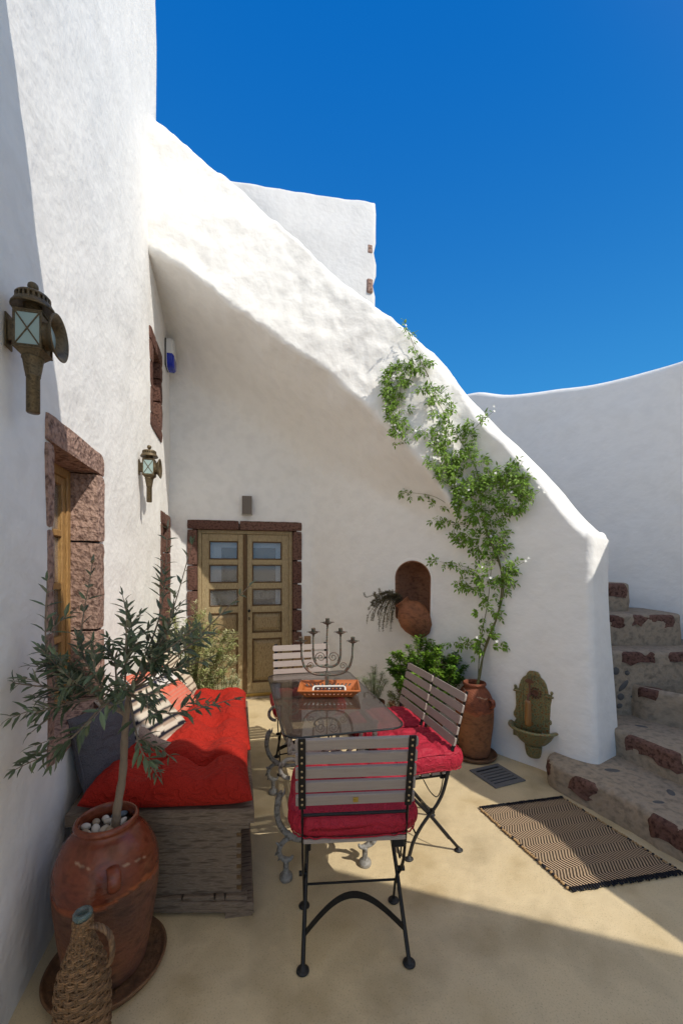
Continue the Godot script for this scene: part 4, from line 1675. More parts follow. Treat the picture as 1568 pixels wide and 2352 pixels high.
func pillow(p: Array) -> void:
	var kind: int = p[5]
	var t := thing("pillow", p[6], "pillow", p[0], 0.0, "loose pillows on the chest bench")
	# local: x across, y up the slope, z out of its face, the normal given in the courtyard's axes (a, y, b)
	var n: Vector3 = (C(p[4].x, p[4].y, p[4].z) - C(0, 0, 0)).normalized()
	var x := Vector3.UP.cross(n).normalized()
	var y := n.cross(x)
	var bs := Basis(x, y, n)
	var mb := MB.new()
	var w: float = p[1]
	var h: float = p[2]
	var d: float = p[3]
	for side in [1.0, -1.0]:
		var rows := []
		for j in 57:
			var r := PackedVector3Array()
			var v := sin((-1.0 + 2.0 * j / 56.0) * PI / 2)
			for i in 57:
				var u := sin((-1.0 + 2.0 * i / 56.0) * PI / 2)
				var pr := pow(maxf(0.0, 1.0 - u * u * u * u), 0.6) * pow(maxf(0.0, 1.0 - v * v * v * v), 0.6)
				var q := Vector3(u * w * 0.5 * (1.0 - 0.07 * (1.0 - v * v)), v * h * 0.5 * (1.0 - 0.07 * (1.0 - u * u)), side * d * 0.5 * pr)
				q.z += 0.006 * nz.get_noise_3d(u * 4.0, v * 4.0, kind * 5.0) * pr
				r.append(q)
			rows.append(r)
		if kind == 1:
			mb.shade = func(q: Vector3) -> Color:
				var f := (q.y / h + 0.5) * 7.0
				var g := fposmod(f + nz.get_noise_2d(q.x * 8.0, 1.0) * 0.12, 1.0)
				return Color(0.02, 0.02, 0.028) if g < 0.3 else Color(0.60, 0.53, 0.43) if g < 0.75 else Color(0.36, 0.27, 0.20)
		elif kind == 2:
			mb.shade = func(q: Vector3) -> Color:
				var f := q.y / h + 0.5
				if f > 0.56 and f < 0.80:
					var dash := fposmod(q.x * 24.0, 1.0)
					if absf(f - 0.68) < 0.028 and dash < 0.6:
						return Color(0.03, 0.03, 0.05)
					return Color(0.66, 0.62, 0.58)
				var ln := fposmod(q.y * 46.0, 1.0)
				return Color(0.64, 0.16, 0.10) if ln < 0.65 else Color(0.56, 0.22, 0.16)
		elif kind == 3:
			mb.shade = func(q: Vector3) -> Color:
				var g := fposmod((q.y / h + 0.5) * 9.0, 1.0)
				return Color(0.13, 0.085, 0.055) if g < 0.22 else Color(0.62, 0.53, 0.40)
		mb.grid(rows, side < 0.0)
	var o := obj("cover", mb, M.grey_cloth if kind == 0 else M.print_cloth, t)
	o.basis = bs
	# piping round the rim
	var pp := PackedVector3Array()
	for k in 81:
		var f := fposmod(k / 20.0, 4.0)
		var e := f - floorf(f)
		var c: float = -1.0 + 2.0 * e
		var uv: Vector2 = [Vector2(c, -1), Vector2(1, c), Vector2(-c, 1), Vector2(-1, -c)][int(f)]
		pp.append(Vector3(uv.x * w * 0.5 * (1.0 - 0.07 * (1.0 - uv.y * uv.y)), uv.y * h * 0.5 * (1.0 - 0.07 * (1.0 - uv.x * uv.x)), 0))
	var pm := MB.new()
	pm.tint(Color(0.5, 0.42, 0.35) if kind != 2 else Color(0.5, 0.45, 0.42))
	pm.tube(pp, 0.004, 6, false)
	var po := obj("piping", pm, M.grey_cloth if kind == 0 else M.print_cloth, t)
	po.basis = bs
	if kind == 2:
		var tm := MB.new()
		rng.seed = 5
		for k in 150:
			var f := k / 149.0
			var base := Vector3(w * 0.49, lerpf(-h * 0.5, h * 0.5, f), 0.0)
			var tip := base + Vector3(rng.randf_range(0.02, 0.045), rng.randf_range(-0.02, 0.008), rng.randf_range(-0.018, 0.022))
			tm.tube(PackedVector3Array([base, (base + tip) * 0.5 + Vector3(0, 0, 0.01), tip]), 0.0026, 4)
		var to := obj("fringe", tm, M.tassel, t)
		to.basis = bs


# --- jars -------------------------------------------------------------------------------------------------------
func make_jar(called: String, label: String, at: Vector3, r: float, h: float, dark: bool, lug_dirs: Array) -> Node3D:
	var t := thing(called, label, "jar", at, 0.0, "tall storage jars")
	var prof := []
	for q in [[0.70, 0.0], [0.76, 0.012], [0.79, 0.05], [0.84, 0.15], [0.92, 0.32], [0.985, 0.5], [1.0, 0.62], [0.985, 0.70], [0.93, 0.77], [0.82, 0.845], [0.68, 0.90], [0.585, 0.925], [0.55, 0.94], [0.555, 0.952], [0.60, 0.962], [0.615, 0.976], [0.60, 0.992], [0.56, 1.0], [0.525, 0.992], [0.505, 0.97], [0.50, 0.94], [0.56, 0.90]]:
		prof.append(Vector2(q[0] * r, q[1] * h + 0.02))
	# finer rings
	var pv := PackedVector2Array()
	for i in prof.size() - 1:
		var n := 6 if i < 11 else 3
		for k in n:
			var p0: Vector2 = prof[maxi(i - 1, 0)]
			var p1: Vector2 = prof[i]
			var p2: Vector2 = prof[i + 1]
			var p3: Vector2 = prof[mini(i + 2, prof.size() - 1)]
			var f := float(k) / n
			pv.append(0.5 * ((2.0 * p1) + (p2 - p0) * f + (2.0 * p0 - 5.0 * p1 + 4.0 * p2 - p3) * f * f + (3.0 * p1 - p0 - 3.0 * p2 + p3) * f * f * f))
	pv.append(prof[prof.size() - 1])
	var edge := func(p: Vector3) -> float:
		return h * 0.66 + nz.get_noise_3dv(p * 4.0 + at) * 0.05 + nz.get_noise_3dv(p * 16.0) * 0.012
	var cut := 0
	for i in pv.size():
		if pv[i].y < h * 0.66:
			cut = i
	# two shells: the bare lower clay and the glazed shoulder overlap at a ragged line of colour
	var body_col := func(p: Vector3) -> Color:
		var n1 := nz.get_noise_3dv(p * 3.2 + Vector3(5, 0, 0))
		var n2 := nz.get_noise_3dv(p * Vector3(10, 3, 10) + Vector3(0, 9, 0))
		if p.y > edge.call(p):
			var c := Color(0.25, 0.068, 0.032) if dark else Color(0.27, 0.085, 0.038)
			c = c.lerp(Color(0.15, 0.042, 0.025), clampf(n1 + 0.3, 0.0, 1.0) * 0.7)
			# pale scratches and a run of bare clay
			if absf(p.y - h * (0.79 + 0.05 * n1) - 0.03 * atan2(p.z, p.x)) < 0.002 + 0.002 * n2 and n1 > 0.0:
				c = c.lerp(Color(0.55, 0.38, 0.25), 0.7)
			return c
		if p.y > edge.call(p) - 0.012 - 0.02 * maxf(n2, 0.0):
			return Color(0.36, 0.105, 0.042)
		var lo := (Color(0.24, 0.098, 0.052) if dark else Color(0.36, 0.15, 0.06))
		lo = lo.lerp(Color(0.10, 0.055, 0.04) if dark else Color(0.22, 0.095, 0.045), clampf(n1 * 1.3 + 0.35, 0.0, 1.0) * 0.8)
		return lo.lerp(Color(0.42, 0.20, 0.085), clampf(n2, 0.0, 1.0) * 0.5)
	var lowp := pv.slice(0, cut + 1)
	var upp := pv.slice(cut)
	var mb := MB.new()
	mb.shade = body_col
	mb.lathe(lowp, 96, Transform3D.IDENTITY, 0.006, nz)
	obj("lower_body", mb, M.clay, t)
	var mu := MB.new()
	mu.shade = body_col
	mu.lathe(upp, 96, Transform3D.IDENTITY, 0.006, nz)
	obj("shoulder", mu, M.clay_glazed if dark else M.clay, t)
	for a in lug_dirs:
		var d := Vector3(cos(a), 0, sin(a))
		var lg := MB.new()
		lg.tint(Color(0.24, 0.066, 0.032))
		var y0: float = h * 0.80
		var s := Vector3(-d.z, 0, d.x)
		var pts := curve([d * r * 0.84 + Vector3(0, h * 0.845, 0), d * (r * 0.84 + 0.035) + Vector3(0, h * 0.84, 0), d * (r * 0.93 + 0.034) + Vector3(0, h * 0.79, 0), d * (r * 0.955 + 0.022) + Vector3(0, h * 0.745, 0), d * (r * 0.97 - 0.004) + Vector3(0, h * 0.725, 0)], 5)
		lg.tube(pts, 0.021, 10, true, 0.42, 0.0, s)
		obj("lug", lg, M.clay_glazed, t)
	var so := MB.new()
	var sp := PackedVector2Array()
	for k in 28:
		sp.append(Vector2(cos(TAU * k / 28), sin(TAU * k / 28)) * r * 0.53)
	so.slab(sp, 0.01, Transform3D(Basis(Vector3.RIGHT, Vector3(0, 0, -1), Vector3.UP), Vector3(0, h * 0.925, 0)))
	obj("soil", so, M.soil, t)
	return t


func make_saucer(label: String, at: Vector3, r: float) -> void:
	var t := thing("saucer", label, "saucer", at, 0.0, "clay saucers under the jars")
	var mb := MB.new()
	mb.shade = func(p: Vector3) -> Color:
		var n := nz.get_noise_3dv(p * 7.0 + Vector3(2, 0, 0)) * 0.5 + 0.5
		return Color(0.30, 0.155, 0.07).lerp(Color(0.13, 0.075, 0.045), n)
	mb.lathe(PackedVector2Array([Vector2(0, 0.001), Vector2(r * 0.86, 0.001), Vector2(r * 0.93, 0.006), Vector2(r * 0.98, 0.020), Vector2(r, 0.030), Vector2(r * 0.985, 0.035), Vector2(r * 0.955, 0.033), Vector2(r * 0.93, 0.024), Vector2(r * 0.88, 0.016), Vector2(0, 0.016)]), 72, Transform3D.IDENTITY, 0.004, nz)
	obj("dish", mb, M.clay, t)


func jars() -> void:
	var a := Vector3(-0.880, 0.0, -1.555)
	make_saucer("large worn clay saucer under the red-brown jar at the foot of the house wall", a, 0.208)
	make_jar("storage_jar", "big red-brown glazed storage jar with an olive tree, between chest bench and wicker bottle", a, 0.178, 0.548, true, [0.95, 4.09])
	var b := Vector3(1.062, 0.0, -3.305)
	make_saucer("clay saucer under the orange-brown jar at the curved white wall", b, 0.172)
	make_jar("storage_jar", "orange-brown storage jar with the climbing jasmine, standing at the curved white wall", b, 0.147, 0.572, false, [0.9, 4.0])


func pebbles() -> void:
	rng.seed = 12
	var made := {}
	var names := ["white", "sandy", "blue-grey", "brown"]
	var spots := []
	for k in 400:
		var an := rng.randf() * TAU
		var rr := sqrt(rng.randf()) * 0.078
		var p := Vector3(cos(an) * rr, 0, sin(an) * rr)
		var ok := p.distance_to(Vector3(0.045, 0, 0.01)) > 0.022
		for s in spots:
			if p.distance_to(s) < 0.029:
				ok = false
		if ok:
			spots.append(p)
	for i in spots.size():
		var kind: int = [0, 1, 3, 2, 0, 1, 3][i % 7]
		if not made.has(kind):
			var mb := MB.new()
			mb.ball(Vector3.ZERO, Vector3(0.0185, 0.012, 0.0145), 12, 8)
			made[kind] = mb.done()
		var o := inst("pebble", made[kind], M["pebble%d" % kind])
		o.position = Vector3(-0.880, 0.527 + 0.006 * rng.randf(), -1.555) + spots[i]
		o.basis = Basis.from_euler(Vector3(rng.randf_range(-0.4, 0.4), rng.randf() * TAU, rng.randf_range(-0.4, 0.4))).scaled_local(Vector3(rng.randf_range(0.75, 1.2), rng.randf_range(0.8, 1.1), rng.randf_range(0.75, 1.1)))
		tag(o, "smooth %s pebble covering the soil in the olive tree's jar" % names[kind], "pebble", "pebbles in the olive jar")


# --- the demijohn -----------------------------------------------------------------------------------------------
func demijohn() -> void:
	var t := thing("demijohn", "wicker covered glass bottle with a looped handle, in front of the big jar", "bottle", Vector3(-0.775, 0.0, -1.24))
	var prof := [[0.0, 0.060], [0.05, 0.068], [0.15, 0.0715], [0.25, 0.070], [0.29, 0.064], [0.33, 0.050], [0.365, 0.037], [0.395, 0.027], [0.44, 0.0245], [0.47, 0.024]]
	var gl := MB.new()
	var pv := PackedVector2Array()
	for k in 31:
		var y := 0.005 + 0.44 * k / 30.0
		pv.append(Vector2(lut(prof, y, true) - 0.008, y))
	for q in [[0.019, 0.452], [0.025, 0.454], [0.0265, 0.459], [0.0265, 0.466], [0.023, 0.471], [0.017, 0.471], [0.014, 0.462], [0.013, 0.40], [0.0, 0.39]]:
		pv.append(Vector2(q[0], q[1]))
	gl.lathe(pv, 40)
	obj("glass", gl, M.bottle_glass, t)
	var inn := MB.new()
	var pi := PackedVector2Array()
	for k in 16:
		var y := 0.01 + 0.38 * k / 15.0
		pi.append(Vector2(lut(prof, y, true) - 0.0045, y))
	pi.append(Vector2(0.020, 0.425))
	inn.lathe(pi, 30)
	obj("lining", inn, M.straw_lining, t)
	rng.seed = 33
	var stakes := 20
	var sk := MB.new()
	for k in stakes:
		for s in 2:
			var pts := PackedVector3Array()
			var an0 := TAU * (k + 0.0) / stakes + (s - 0.5) * 0.07
			for j in 49:
				var y := 0.006 + 0.445 * j / 48.0
				var r: float = lut(prof, y, true) + 0.003 * sin(y / 0.0168 * PI + k * PI)
				var tw := 0.05 * sin(y * 9.0 + k)
				pts.append(Vector3(cos(an0 + tw) * r, y, sin(an0 + tw) * r))
			var g := rng.randf_range(0.7, 1.15)
			sk.tint(Color(0.21 * g, 0.125 * g, 0.062 * g))
			sk.tube(pts, 0.0028 if s == 0 else 0.0025, 5, true)
	var so := obj("stakes", sk, M.wicker, t)
	so.set_meta("kind", "stuff")
	var wv := MB.new()
	var y := 0.008
	var row := 0
	while y < 0.452:
		var pts := PackedVector3Array()
		var n := 120
		var ph := float((row / 3) % 2) * PI
		var g := rng.randf_range(0.65, 1.25)
		wv.tint(Color(0.26 * g, 0.155 * g, 0.075 * g))
		for j in n + 1:
			var an := TAU * (j % n) / n
			var yy := y + 0.002 * sin(an * 2.0 + row / 3) + 0.0012 * nz.get_noise_2d(an * 2.0, row * 3.0)
			var r: float = lut(prof, clampf(yy, 0.0, 0.47), true) + 0.0034 * cos(an * stakes * 0.5 * 1.0 + ph) * (1.0 if yy < 0.40 else 0.4)
			pts.append(Vector3(cos(an) * r, yy, sin(an) * r))
		wv.tube(pts, 0.0029, 5, false)
		y += 0.0051 if row % 3 < 2 else 0.0066
		row += 1
	var wo := obj("weave", wv, M.wicker, t)
	wo.set_meta("kind", "stuff")
	var hd := MB.new()
	for s in 3:
		var base := curve([Vector3(0.024, 0.43, 0.005), Vector3(0.050, 0.435, 0.01), Vector3(0.084, 0.415, 0.012), Vector3(0.095, 0.37, 0.012), Vector3(0.086, 0.325, 0.01), Vector3(0.060, 0.305, 0.008)], 8)
		var pts := PackedVector3Array()
		for j in base.size():
			var f := j * 0.7 + TAU * s / 3.0
			pts.append(base[j] + Vector3(cos(f) * 0.4, cos(f) * 0.4, sin(f)) * 0.0052)
		hd.tint([Color(0.2, 0.12, 0.065), Color(0.14, 0.085, 0.05), Color(0.24, 0.15, 0.08)][s])
		hd.tube(pts, 0.0055, 6)
	obj("handle", hd, M.wicker, t)


# --- table and what stands on it --------------------------------------------------------------------------------
const TABLE := Vector2(0.487, 2.415)


func round_rect(x0: float, x1: float, y0: float, y1: float, r: float, n := 6) -> PackedVector2Array:
	var out := PackedVector2Array()
	for q in [[x1 - r, y0 + r, -PI / 2], [x1 - r, y1 - r, 0.0], [x0 + r, y1 - r, PI / 2], [x0 + r, y0 + r, PI]]:
		for k in n + 1:
			var a: float = q[2] + PI / 2 * k / n
			out.append(Vector2(q[0] + cos(a) * r, q[1] + sin(a) * r))
	return out


func spiral(c: Vector3, r0: float, r1: float, a0: float, turns: float, ex: Vector3, ey: Vector3, n := 36) -> PackedVector3Array:
	var out := PackedVector3Array()
	for k in n + 1:
		var f := float(k) / n
		var a := a0 + turns * TAU * f
		var r := lerpf(r0, r1, pow(f, 0.8))
		out.append(c + ex * cos(a) * r + ey * sin(a) * r)
	return out


func table_set() -> void:
	var t := thing("glass_table", "garden table with a smoked glass top on a scrolled cast iron base", "table", C(TABLE.x, 0, TABLE.y), TH)
	var flat := Basis(Vector3.RIGHT, Vector3(0, 0, -1), Vector3.UP)
	var x0 := 0.195 - TABLE.x
	var x1 := 0.780 - TABLE.x
	var gl := MB.new()
	var rr := round_rect(x0, x1, -0.565, 0.57, 0.075, 8)
	gl.slab(rr, 0.009, Transform3D(flat, Vector3(0, 0.731, 0)), 0.0015)
	obj("glass_top", gl, M.smoked_glass, t)
	var ed := MB.new()
	var ep := PackedVector3Array()
	for q in rr:
		ep.append(Vector3(q.x, 0.7355, -q.y))
	ep.append(ep[0])
	ed.tube(ep, 0.0052, 6, false)
	obj("edge", ed, M.glass_edge, t)
	# grey frame under the glass
	var ap := MB.new()
	var fx0 := 0.235 - TABLE.x
	var fx1 := 0.665 - TABLE.x
	for s in [-0.42, 0.42]:
		ap.bx(Vector3(fx0, 0.685, s - 0.012), Vector3(fx1, 0.718, s + 0.012), 0.003)
	for x in [fx0, fx1]:
		ap.bx(Vector3(x - 0.012, 0.686, -0.43), Vector3(x + 0.012, 0.717, 0.43), 0.003)
	for s in [-0.42, 0.42]:
		for x in [fx0, fx1]:
			ap.bx(Vector3(x - 0.011, 0.60, s - 0.011), Vector3(x + 0.011, 0.685, s + 0.011), 0.003)
			ap.bx(Vector3(x - 0.016, 0.717, s - 0.016), Vector3(x + 0.016, 0.7305, s + 0.016), 0.002)
	for s in [-0.42, 0.42]:
		ap.bx(Vector3(fx0, 0.60, s - 0.010), Vector3(fx1, 0.618, s + 0.010), 0.003)
	obj("frame", ap, M.cast_iron, t)
	# the two cast ends: mirrored legs of scrolls and leaves
	for e in 2:
		var z: float = 0.415 if e == 0 else -0.365
		for sd in 2:
			var px: float = (0.218 if sd == 0 else 0.615) - TABLE.x
			var m := 1.0 if sd == 0 else -1.0
			var pt := func(x: float, y: float, zz := 0.0) -> Vector3:
				return Vector3(px + m * x, y, z + zz)
			var lg := MB.new()
			# foot and post
			lg.lathe(PackedVector2Array([Vector2(0.0, 0.0), Vector2(0.030, 0.0), Vector2(0.032, 0.006), Vector2(0.032, 0.017), Vector2(0.029, 0.024), Vector2(0.020, 0.031), Vector2(0.0145, 0.036), Vector2(0.0135, 0.05), Vector2(0.0135, 0.078), Vector2(0.016, 0.084), Vector2(0.013, 0.092), Vector2(0, 0.094)]), 16, Transform3D(Basis.IDENTITY, pt.call(0.0, 0.0)))
			# lower curl
			lg.tube(curve([pt.call(0.045, 0.196), pt.call(0.0, 0.190), pt.call(-0.026, 0.165), pt.call(-0.033, 0.135), pt.call(-0.022, 0.108), pt.call(0.0, 0.094), pt.call(0.022, 0.094), pt.call(0.033, 0.108)], 5), PackedFloat32Array([0.010, 0.0105, 0.011, 0.0115, 0.012, 0.012, 0.0125, 0.0125, 0.0125, 0.013, 0.013, 0.013, 0.013, 0.0125, 0.0125, 0.0125, 0.012, 0.012, 0.012, 0.012, 0.0125, 0.013, 0.0135, 0.0135, 0.0135, 0.0135, 0.013, 0.0125, 0.0115, 0.011, 0.010, 0.009, 0.0085, 0.008, 0.007, 0.006]), 8)
			# leaves on the curl
			for q in [[-0.03, 0.165, -0.05, 0.182], [-0.036, 0.135, -0.054, 0.120], [-0.024, 0.108, -0.040, 0.092]]:
				lg.tube(PackedVector3Array([pt.call(q[0], q[1]), pt.call((q[0] + q[2]) / 2, (q[1] + q[3]) / 2 + 0.004), pt.call(q[2], q[3])]), PackedFloat32Array([0.010, 0.007, 0.001]), 6)
			# great C with its leaf tip
			lg.tube(curve([pt.call(-0.022, 0.432), pt.call(-0.036, 0.385), pt.call(-0.043, 0.33), pt.call(-0.034, 0.28), pt.call(-0.010, 0.235), pt.call(0.028, 0.20), pt.call(0.08, 0.178), pt.call(0.14, 0.172), pt.call(0.21, 0.178)], 5), PackedFloat32Array([0.003, 0.008, 0.012, 0.015, 0.0165, 0.017, 0.0165, 0.016, 0.0155, 0.015, 0.015, 0.0145, 0.0145, 0.014, 0.014, 0.0145, 0.0145, 0.0145, 0.0145, 0.0145, 0.015, 0.015, 0.015, 0.0155, 0.016, 0.017, 0.0175, 0.017, 0.016, 0.015, 0.0145, 0.014, 0.0135, 0.013, 0.013, 0.013, 0.0125, 0.0125, 0.012, 0.012, 0.012]), 9, true, 0.75)
			lg.tube(PackedVector3Array([pt.call(-0.03, 0.40), pt.call(-0.010, 0.415), pt.call(-0.004, 0.44)]), PackedFloat32Array([0.012, 0.008, 0.001]), 6)
			lg.tube(PackedVector3Array([pt.call(0.03, 0.20), pt.call(0.012, 0.212), pt.call(-0.006, 0.206)]), PackedFloat32Array([0.013, 0.008, 0.001]), 6)
			# ring scroll above and the stems that carry the frame
			lg.tube(spiral(pt.call(0.018, 0.53), 0.050, 0.044, -0.35 * PI, 0.93, Vector3(m, 0, 0), Vector3.UP, 30), 0.0105, 8)
			lg.tube(curve([pt.call(0.045, 0.488), pt.call(0.085, 0.498), pt.call(0.105, 0.535), pt.call(0.090, 0.58), pt.call(0.055, 0.61), pt.call(0.024, 0.65), pt.call(0.020, 0.690)], 5), 0.0105, 8)
			lg.tube(spiral(pt.call(0.135, 0.56), 0.052, 0.014, PI, 1.35, Vector3(m, 0, 0), Vector3.UP, 34), 0.0075, 7)
			lg.tube(curve([pt.call(0.07, 0.49), pt.call(0.06, 0.42), pt.call(0.085, 0.35), pt.call(0.135, 0.29), pt.call(0.17, 0.22), pt.call(0.18, 0.178)], 5), 0.010, 8)
			lg.tube(spiral(pt.call(0.095, 0.44), 0.036, 0.012, 1.1 * PI, -1.3, Vector3(m, 0, 0), Vector3.UP, 28), 0.007, 7)
			for q in [[0.085, 0.50, 0.11, 0.475], [0.10, 0.54, 0.128, 0.535], [0.10, 0.335, 0.07, 0.315], [0.145, 0.28, 0.165, 0.30], [0.05, 0.61, 0.075, 0.635]]:
				lg.tube(PackedVector3Array([pt.call(q[0], q[1]), pt.call((q[0] + q[2]) / 2, (q[1] + q[3]) / 2), pt.call(q[2], q[3])]), PackedFloat32Array([0.011, 0.008, 0.001]), 6)
			if sd == 1:
				lg.tube(curve([pt.call(0.0, 0.094), pt.call(-0.035, 0.100), pt.call(-0.062, 0.13), pt.call(-0.068, 0.17)], 5), 0.0105, 8)
			obj("leg", lg, M.cast_iron, t)
	var sb := MB.new()
	sb.bx(Vector3(-0.085, 0.168, -0.365), Vector3(-0.060, 0.182, 0.415), 0.004)
	obj("stretcher", sb, M.cast_iron, t)

	# tray of pierced terracotta
	var tr := thing("terracotta_tray", "shallow orange terracotta tray with pierced sides on the glass table", "tray", C(0.525, 0.741, 2.44), 0.02)
	var fl := MB.new()
	fl.bx(Vector3(-0.135, 0.002, -0.075), Vector3(0.135, 0.010, 0.075), 0.002)
	obj("bottom", fl, M.terracotta, tr)
	for s in 4:
		var long := s < 2
		var sg := 1.0 if s % 2 == 0 else -1.0
		var half0 := 0.135 if long else 0.075
		var half1 := 0.178 if long else 0.112
		var off0 := 0.075 if long else 0.135
		var off1 := 0.112 if long else 0.178
		var pt := func(u: float, f: float) -> Vector3:
			var w := lerpf(off0, off1, f) * sg
			var q := u * lerpf(half0, half1, f)
			return Vector3(q, 0.006 + 0.043 * f, w) if long else Vector3(w, 0.006 + 0.043 * f, q)
		var sm := MB.new()
		var n := 26 if long else 16
		sm.sharp()
		for fr in [[0.0, 0.36], [0.66, 1.0], [0.36, 0.66]]:
			for k in n:
				if fr[0] == 0.36 and k % 2 == 1 and k < n - 1:
					continue
				var u0 := -1.0 + 2.0 * k / n
				var u1 := -1.0 + 2.0 * (k + 1) / n
				var a: Vector3 = pt.call(u0, fr[0])
				var b: Vector3 = pt.call(u1, fr[0])
				var c: Vector3 = pt.call(u1, fr[1])
				var d: Vector3 = pt.call(u0, fr[1])
				var nn := (b - a).cross(d - a).normalized() * 0.0035
				var o := (a + b + c + d) * 0.25
				sm.quad_out(a + nn, b + nn, c + nn, d + nn, o)
				sm.quad_out(a - nn, b - nn, c - nn, d - nn, o)
				sm.quad_out(a + nn, b + nn, b - nn, a - nn, o)
				sm.quad_out(d + nn, c + nn, c - nn, d - nn, o)
				sm.quad_out(a + nn, d + nn, d - nn, a - nn, o)
				sm.quad_out(b + nn, c + nn, c - nn, b - nn, o)
		obj("side", sm, M.terracotta, tr)
		var rm := MB.new()
		rm.tube(PackedVector3Array([pt.call(-1.0, 1.0), pt.call(1.0, 1.0)]), 0.0055, 8)
		obj("rim", rm, M.terracotta, tr)
	# small patterned dish standing in the tray
	var ds := thing("patterned_dish", "small white rimmed dish with a black and orange pattern, in the tray before the candlestick", "dish", C(0.515, 0.752, 2.395), 0.02)
	var db := MB.new()
	var dxf := Transform3D(Basis(Vector3.RIGHT, -0.95), Vector3(0, 0.018, 0))
	db.slab(round_rect(-0.095, 0.095, -0.032, 0.032, 0.015), 0.006, dxf, 0.002)
	obj("plate", db, M.dark_glaze, ds)
	var dr := MB.new()
	var dp := PackedVector3Array()
	for q in round_rect(-0.095, 0.095, -0.032, 0.032, 0.015):
		dp.append(dxf * Vector3(q.x, q.y, 0.006))
	dp.append(dp[0])
	dr.tube(dp, 0.006, 8, false)
	obj("rim", dr, M.enamel, ds)
	for k in 7:
		var sp := MB.new()
		var x := -0.066 + 0.022 * k
		sp.slab(PackedVector2Array([Vector2(x - 0.009, -0.022), Vector2(x + 0.009, -0.022), Vector2(x + 0.005, 0.0), Vector2(x - 0.004, 0.004)]), 0.0015, dxf.translated_local(Vector3(0, 0, 0.006)))
		sp.ball(dxf * Vector3(x, 0.014, 0.007), Vector3(0.005, 0.005, 0.003), 8, 5)
		obj("ornament", sp, M.terracotta if k % 3 else M.enamel, ds)

	# five armed candlestick
	var cs := thing("candlestick", "five armed wrought iron candlestick with twisted stems on the glass table", "candlestick", C(0.519, 0.751, 2.475), 0.0)
	var stem := MB.new()
	stem.bx(Vector3(-0.05, 0.0, -0.04), Vector3(0.05, 0.006, 0.04), 0.002)
	stem.bx(Vector3(-0.0115, 0.006, -0.009), Vector3(0.0115, 0.105, 0.009), 0.002)
	stem.tube(PackedVector3Array([Vector3(0, 0.105, 0), Vector3(0, 0.20, 0), Vector3(0, 0.28, 0)]), 0.0075, 4, true, 1.0, 0.0, Vector3(0.7, 0, 0.7))
	obj("stem", stem, M.verdigris, cs)
	var twisted := func(a: Vector3, b: Vector3) -> MB:
		var m := MB.new()
		var pts := PackedVector3Array()
		for k in 37:
			pts.append(a.lerp(b, k / 36.0))
		m.tube(pts, 0.0068, 4, true, 1.0, 0.38, Vector3.ZERO, -1)
		return m
	obj("twist", twisted.call(Vector3(0, 0.28, 0), Vector3(0.003, 0.402, 0)), M.verdigris, cs)
	var tops := [Vector3(0.003, 0.402, 0)]
	for s in [-1.0, 1.0]:
		var ou := MB.new()
		ou.tube(curve([Vector3(0, 0.097, 0), Vector3(s * 0.055, 0.098, 0), Vector3(s * 0.105, 0.115, 0), Vector3(s * 0.138, 0.150, 0), Vector3(s * 0.152, 0.195, 0), Vector3(s * 0.155, 0.215, 0)], 6), 0.0078, 4, true, 1.0, 0.0, Vector3(0, 0, 1) + Vector3(0.6, 0.6, 0))
		obj("arm", ou, M.verdigris, cs)
		obj("twist", twisted.call(Vector3(s * 0.155, 0.212, 0), Vector3(s * 0.158, 0.290, 0)), M.verdigris, cs)
		var inn := MB.new()
		inn.tube(curve([Vector3(0, 0.146, 0), Vector3(s * 0.04, 0.150, 0), Vector3(s * 0.070, 0.172, 0), Vector3(s * 0.082, 0.210, 0), Vector3(s * 0.084, 0.262, 0)], 6), 0.0074, 4, true, 1.0, 0.0, Vector3(0, 0, 1) + Vector3(0.6, 0.6, 0))
		obj("arm", inn, M.verdigris, cs)
		obj("twist", twisted.call(Vector3(s * 0.084, 0.258, 0), Vector3(s * 0.083, 0.345, 0)), M.verdigris, cs)
		tops.append(Vector3(s * 0.158, 0.288, 0))
		tops.append(Vector3(s * 0.083, 0.343, 0))
		var sc := MB.new()
		sc.tube(spiral(Vector3(s * 0.038, 0.205, 0), 0.036, 0.007, -0.25 * PI, 1.75, Vector3(s, 0, 0), Vector3.UP, 48), 0.0028, 6)
		sc.tube(spiral(Vector3(s * 0.098, 0.152, 0), 0.026, 0.006, -0.35 * PI, 1.6, Vector3(s, 0, 0), Vector3.UP, 40), 0.0026, 6)
		obj("scroll", sc, M.verdigris, cs)
	for q in tops:
		var cu := MB.new()
		cu.lathe(PackedVector2Array([Vector2(0.005, -0.004), Vector2(0.009, 0.002), Vector2(0.022, 0.008), Vector2(0.033, 0.015), Vector2(0.0345, 0.017), Vector2(0.033, 0.0175), Vector2(0.02, 0.011), Vector2(0.0, 0.009)]), 20, Transform3D(Basis.IDENTITY, q), 0.0015, nz)
		for s in [-1, 1]:
			cu.tube(curve([q + Vector3(s * 0.031, 0.0155, 0), q + Vector3(s * 0.037, 0.017, 0), q + Vector3(s * 0.039, 0.013, 0)], 3), 0.0022, 5)
		var dish := obj("drip_dish", cu, M.verdigris, cs)
		var sk := MB.new()
		sk.lathe(PackedVector2Array([Vector2(0.0, 0.010), Vector2(0.0125, 0.010), Vector2(0.0125, 0.038), Vector2(0.0135, 0.040), Vector2(0.012, 0.0405), Vector2(0.010, 0.038), Vector2(0.010, 0.016), Vector2(0.0, 0.016)]), 18, Transform3D(Basis.IDENTITY, q))
		obj("socket", sk, M.verdigris, dish)


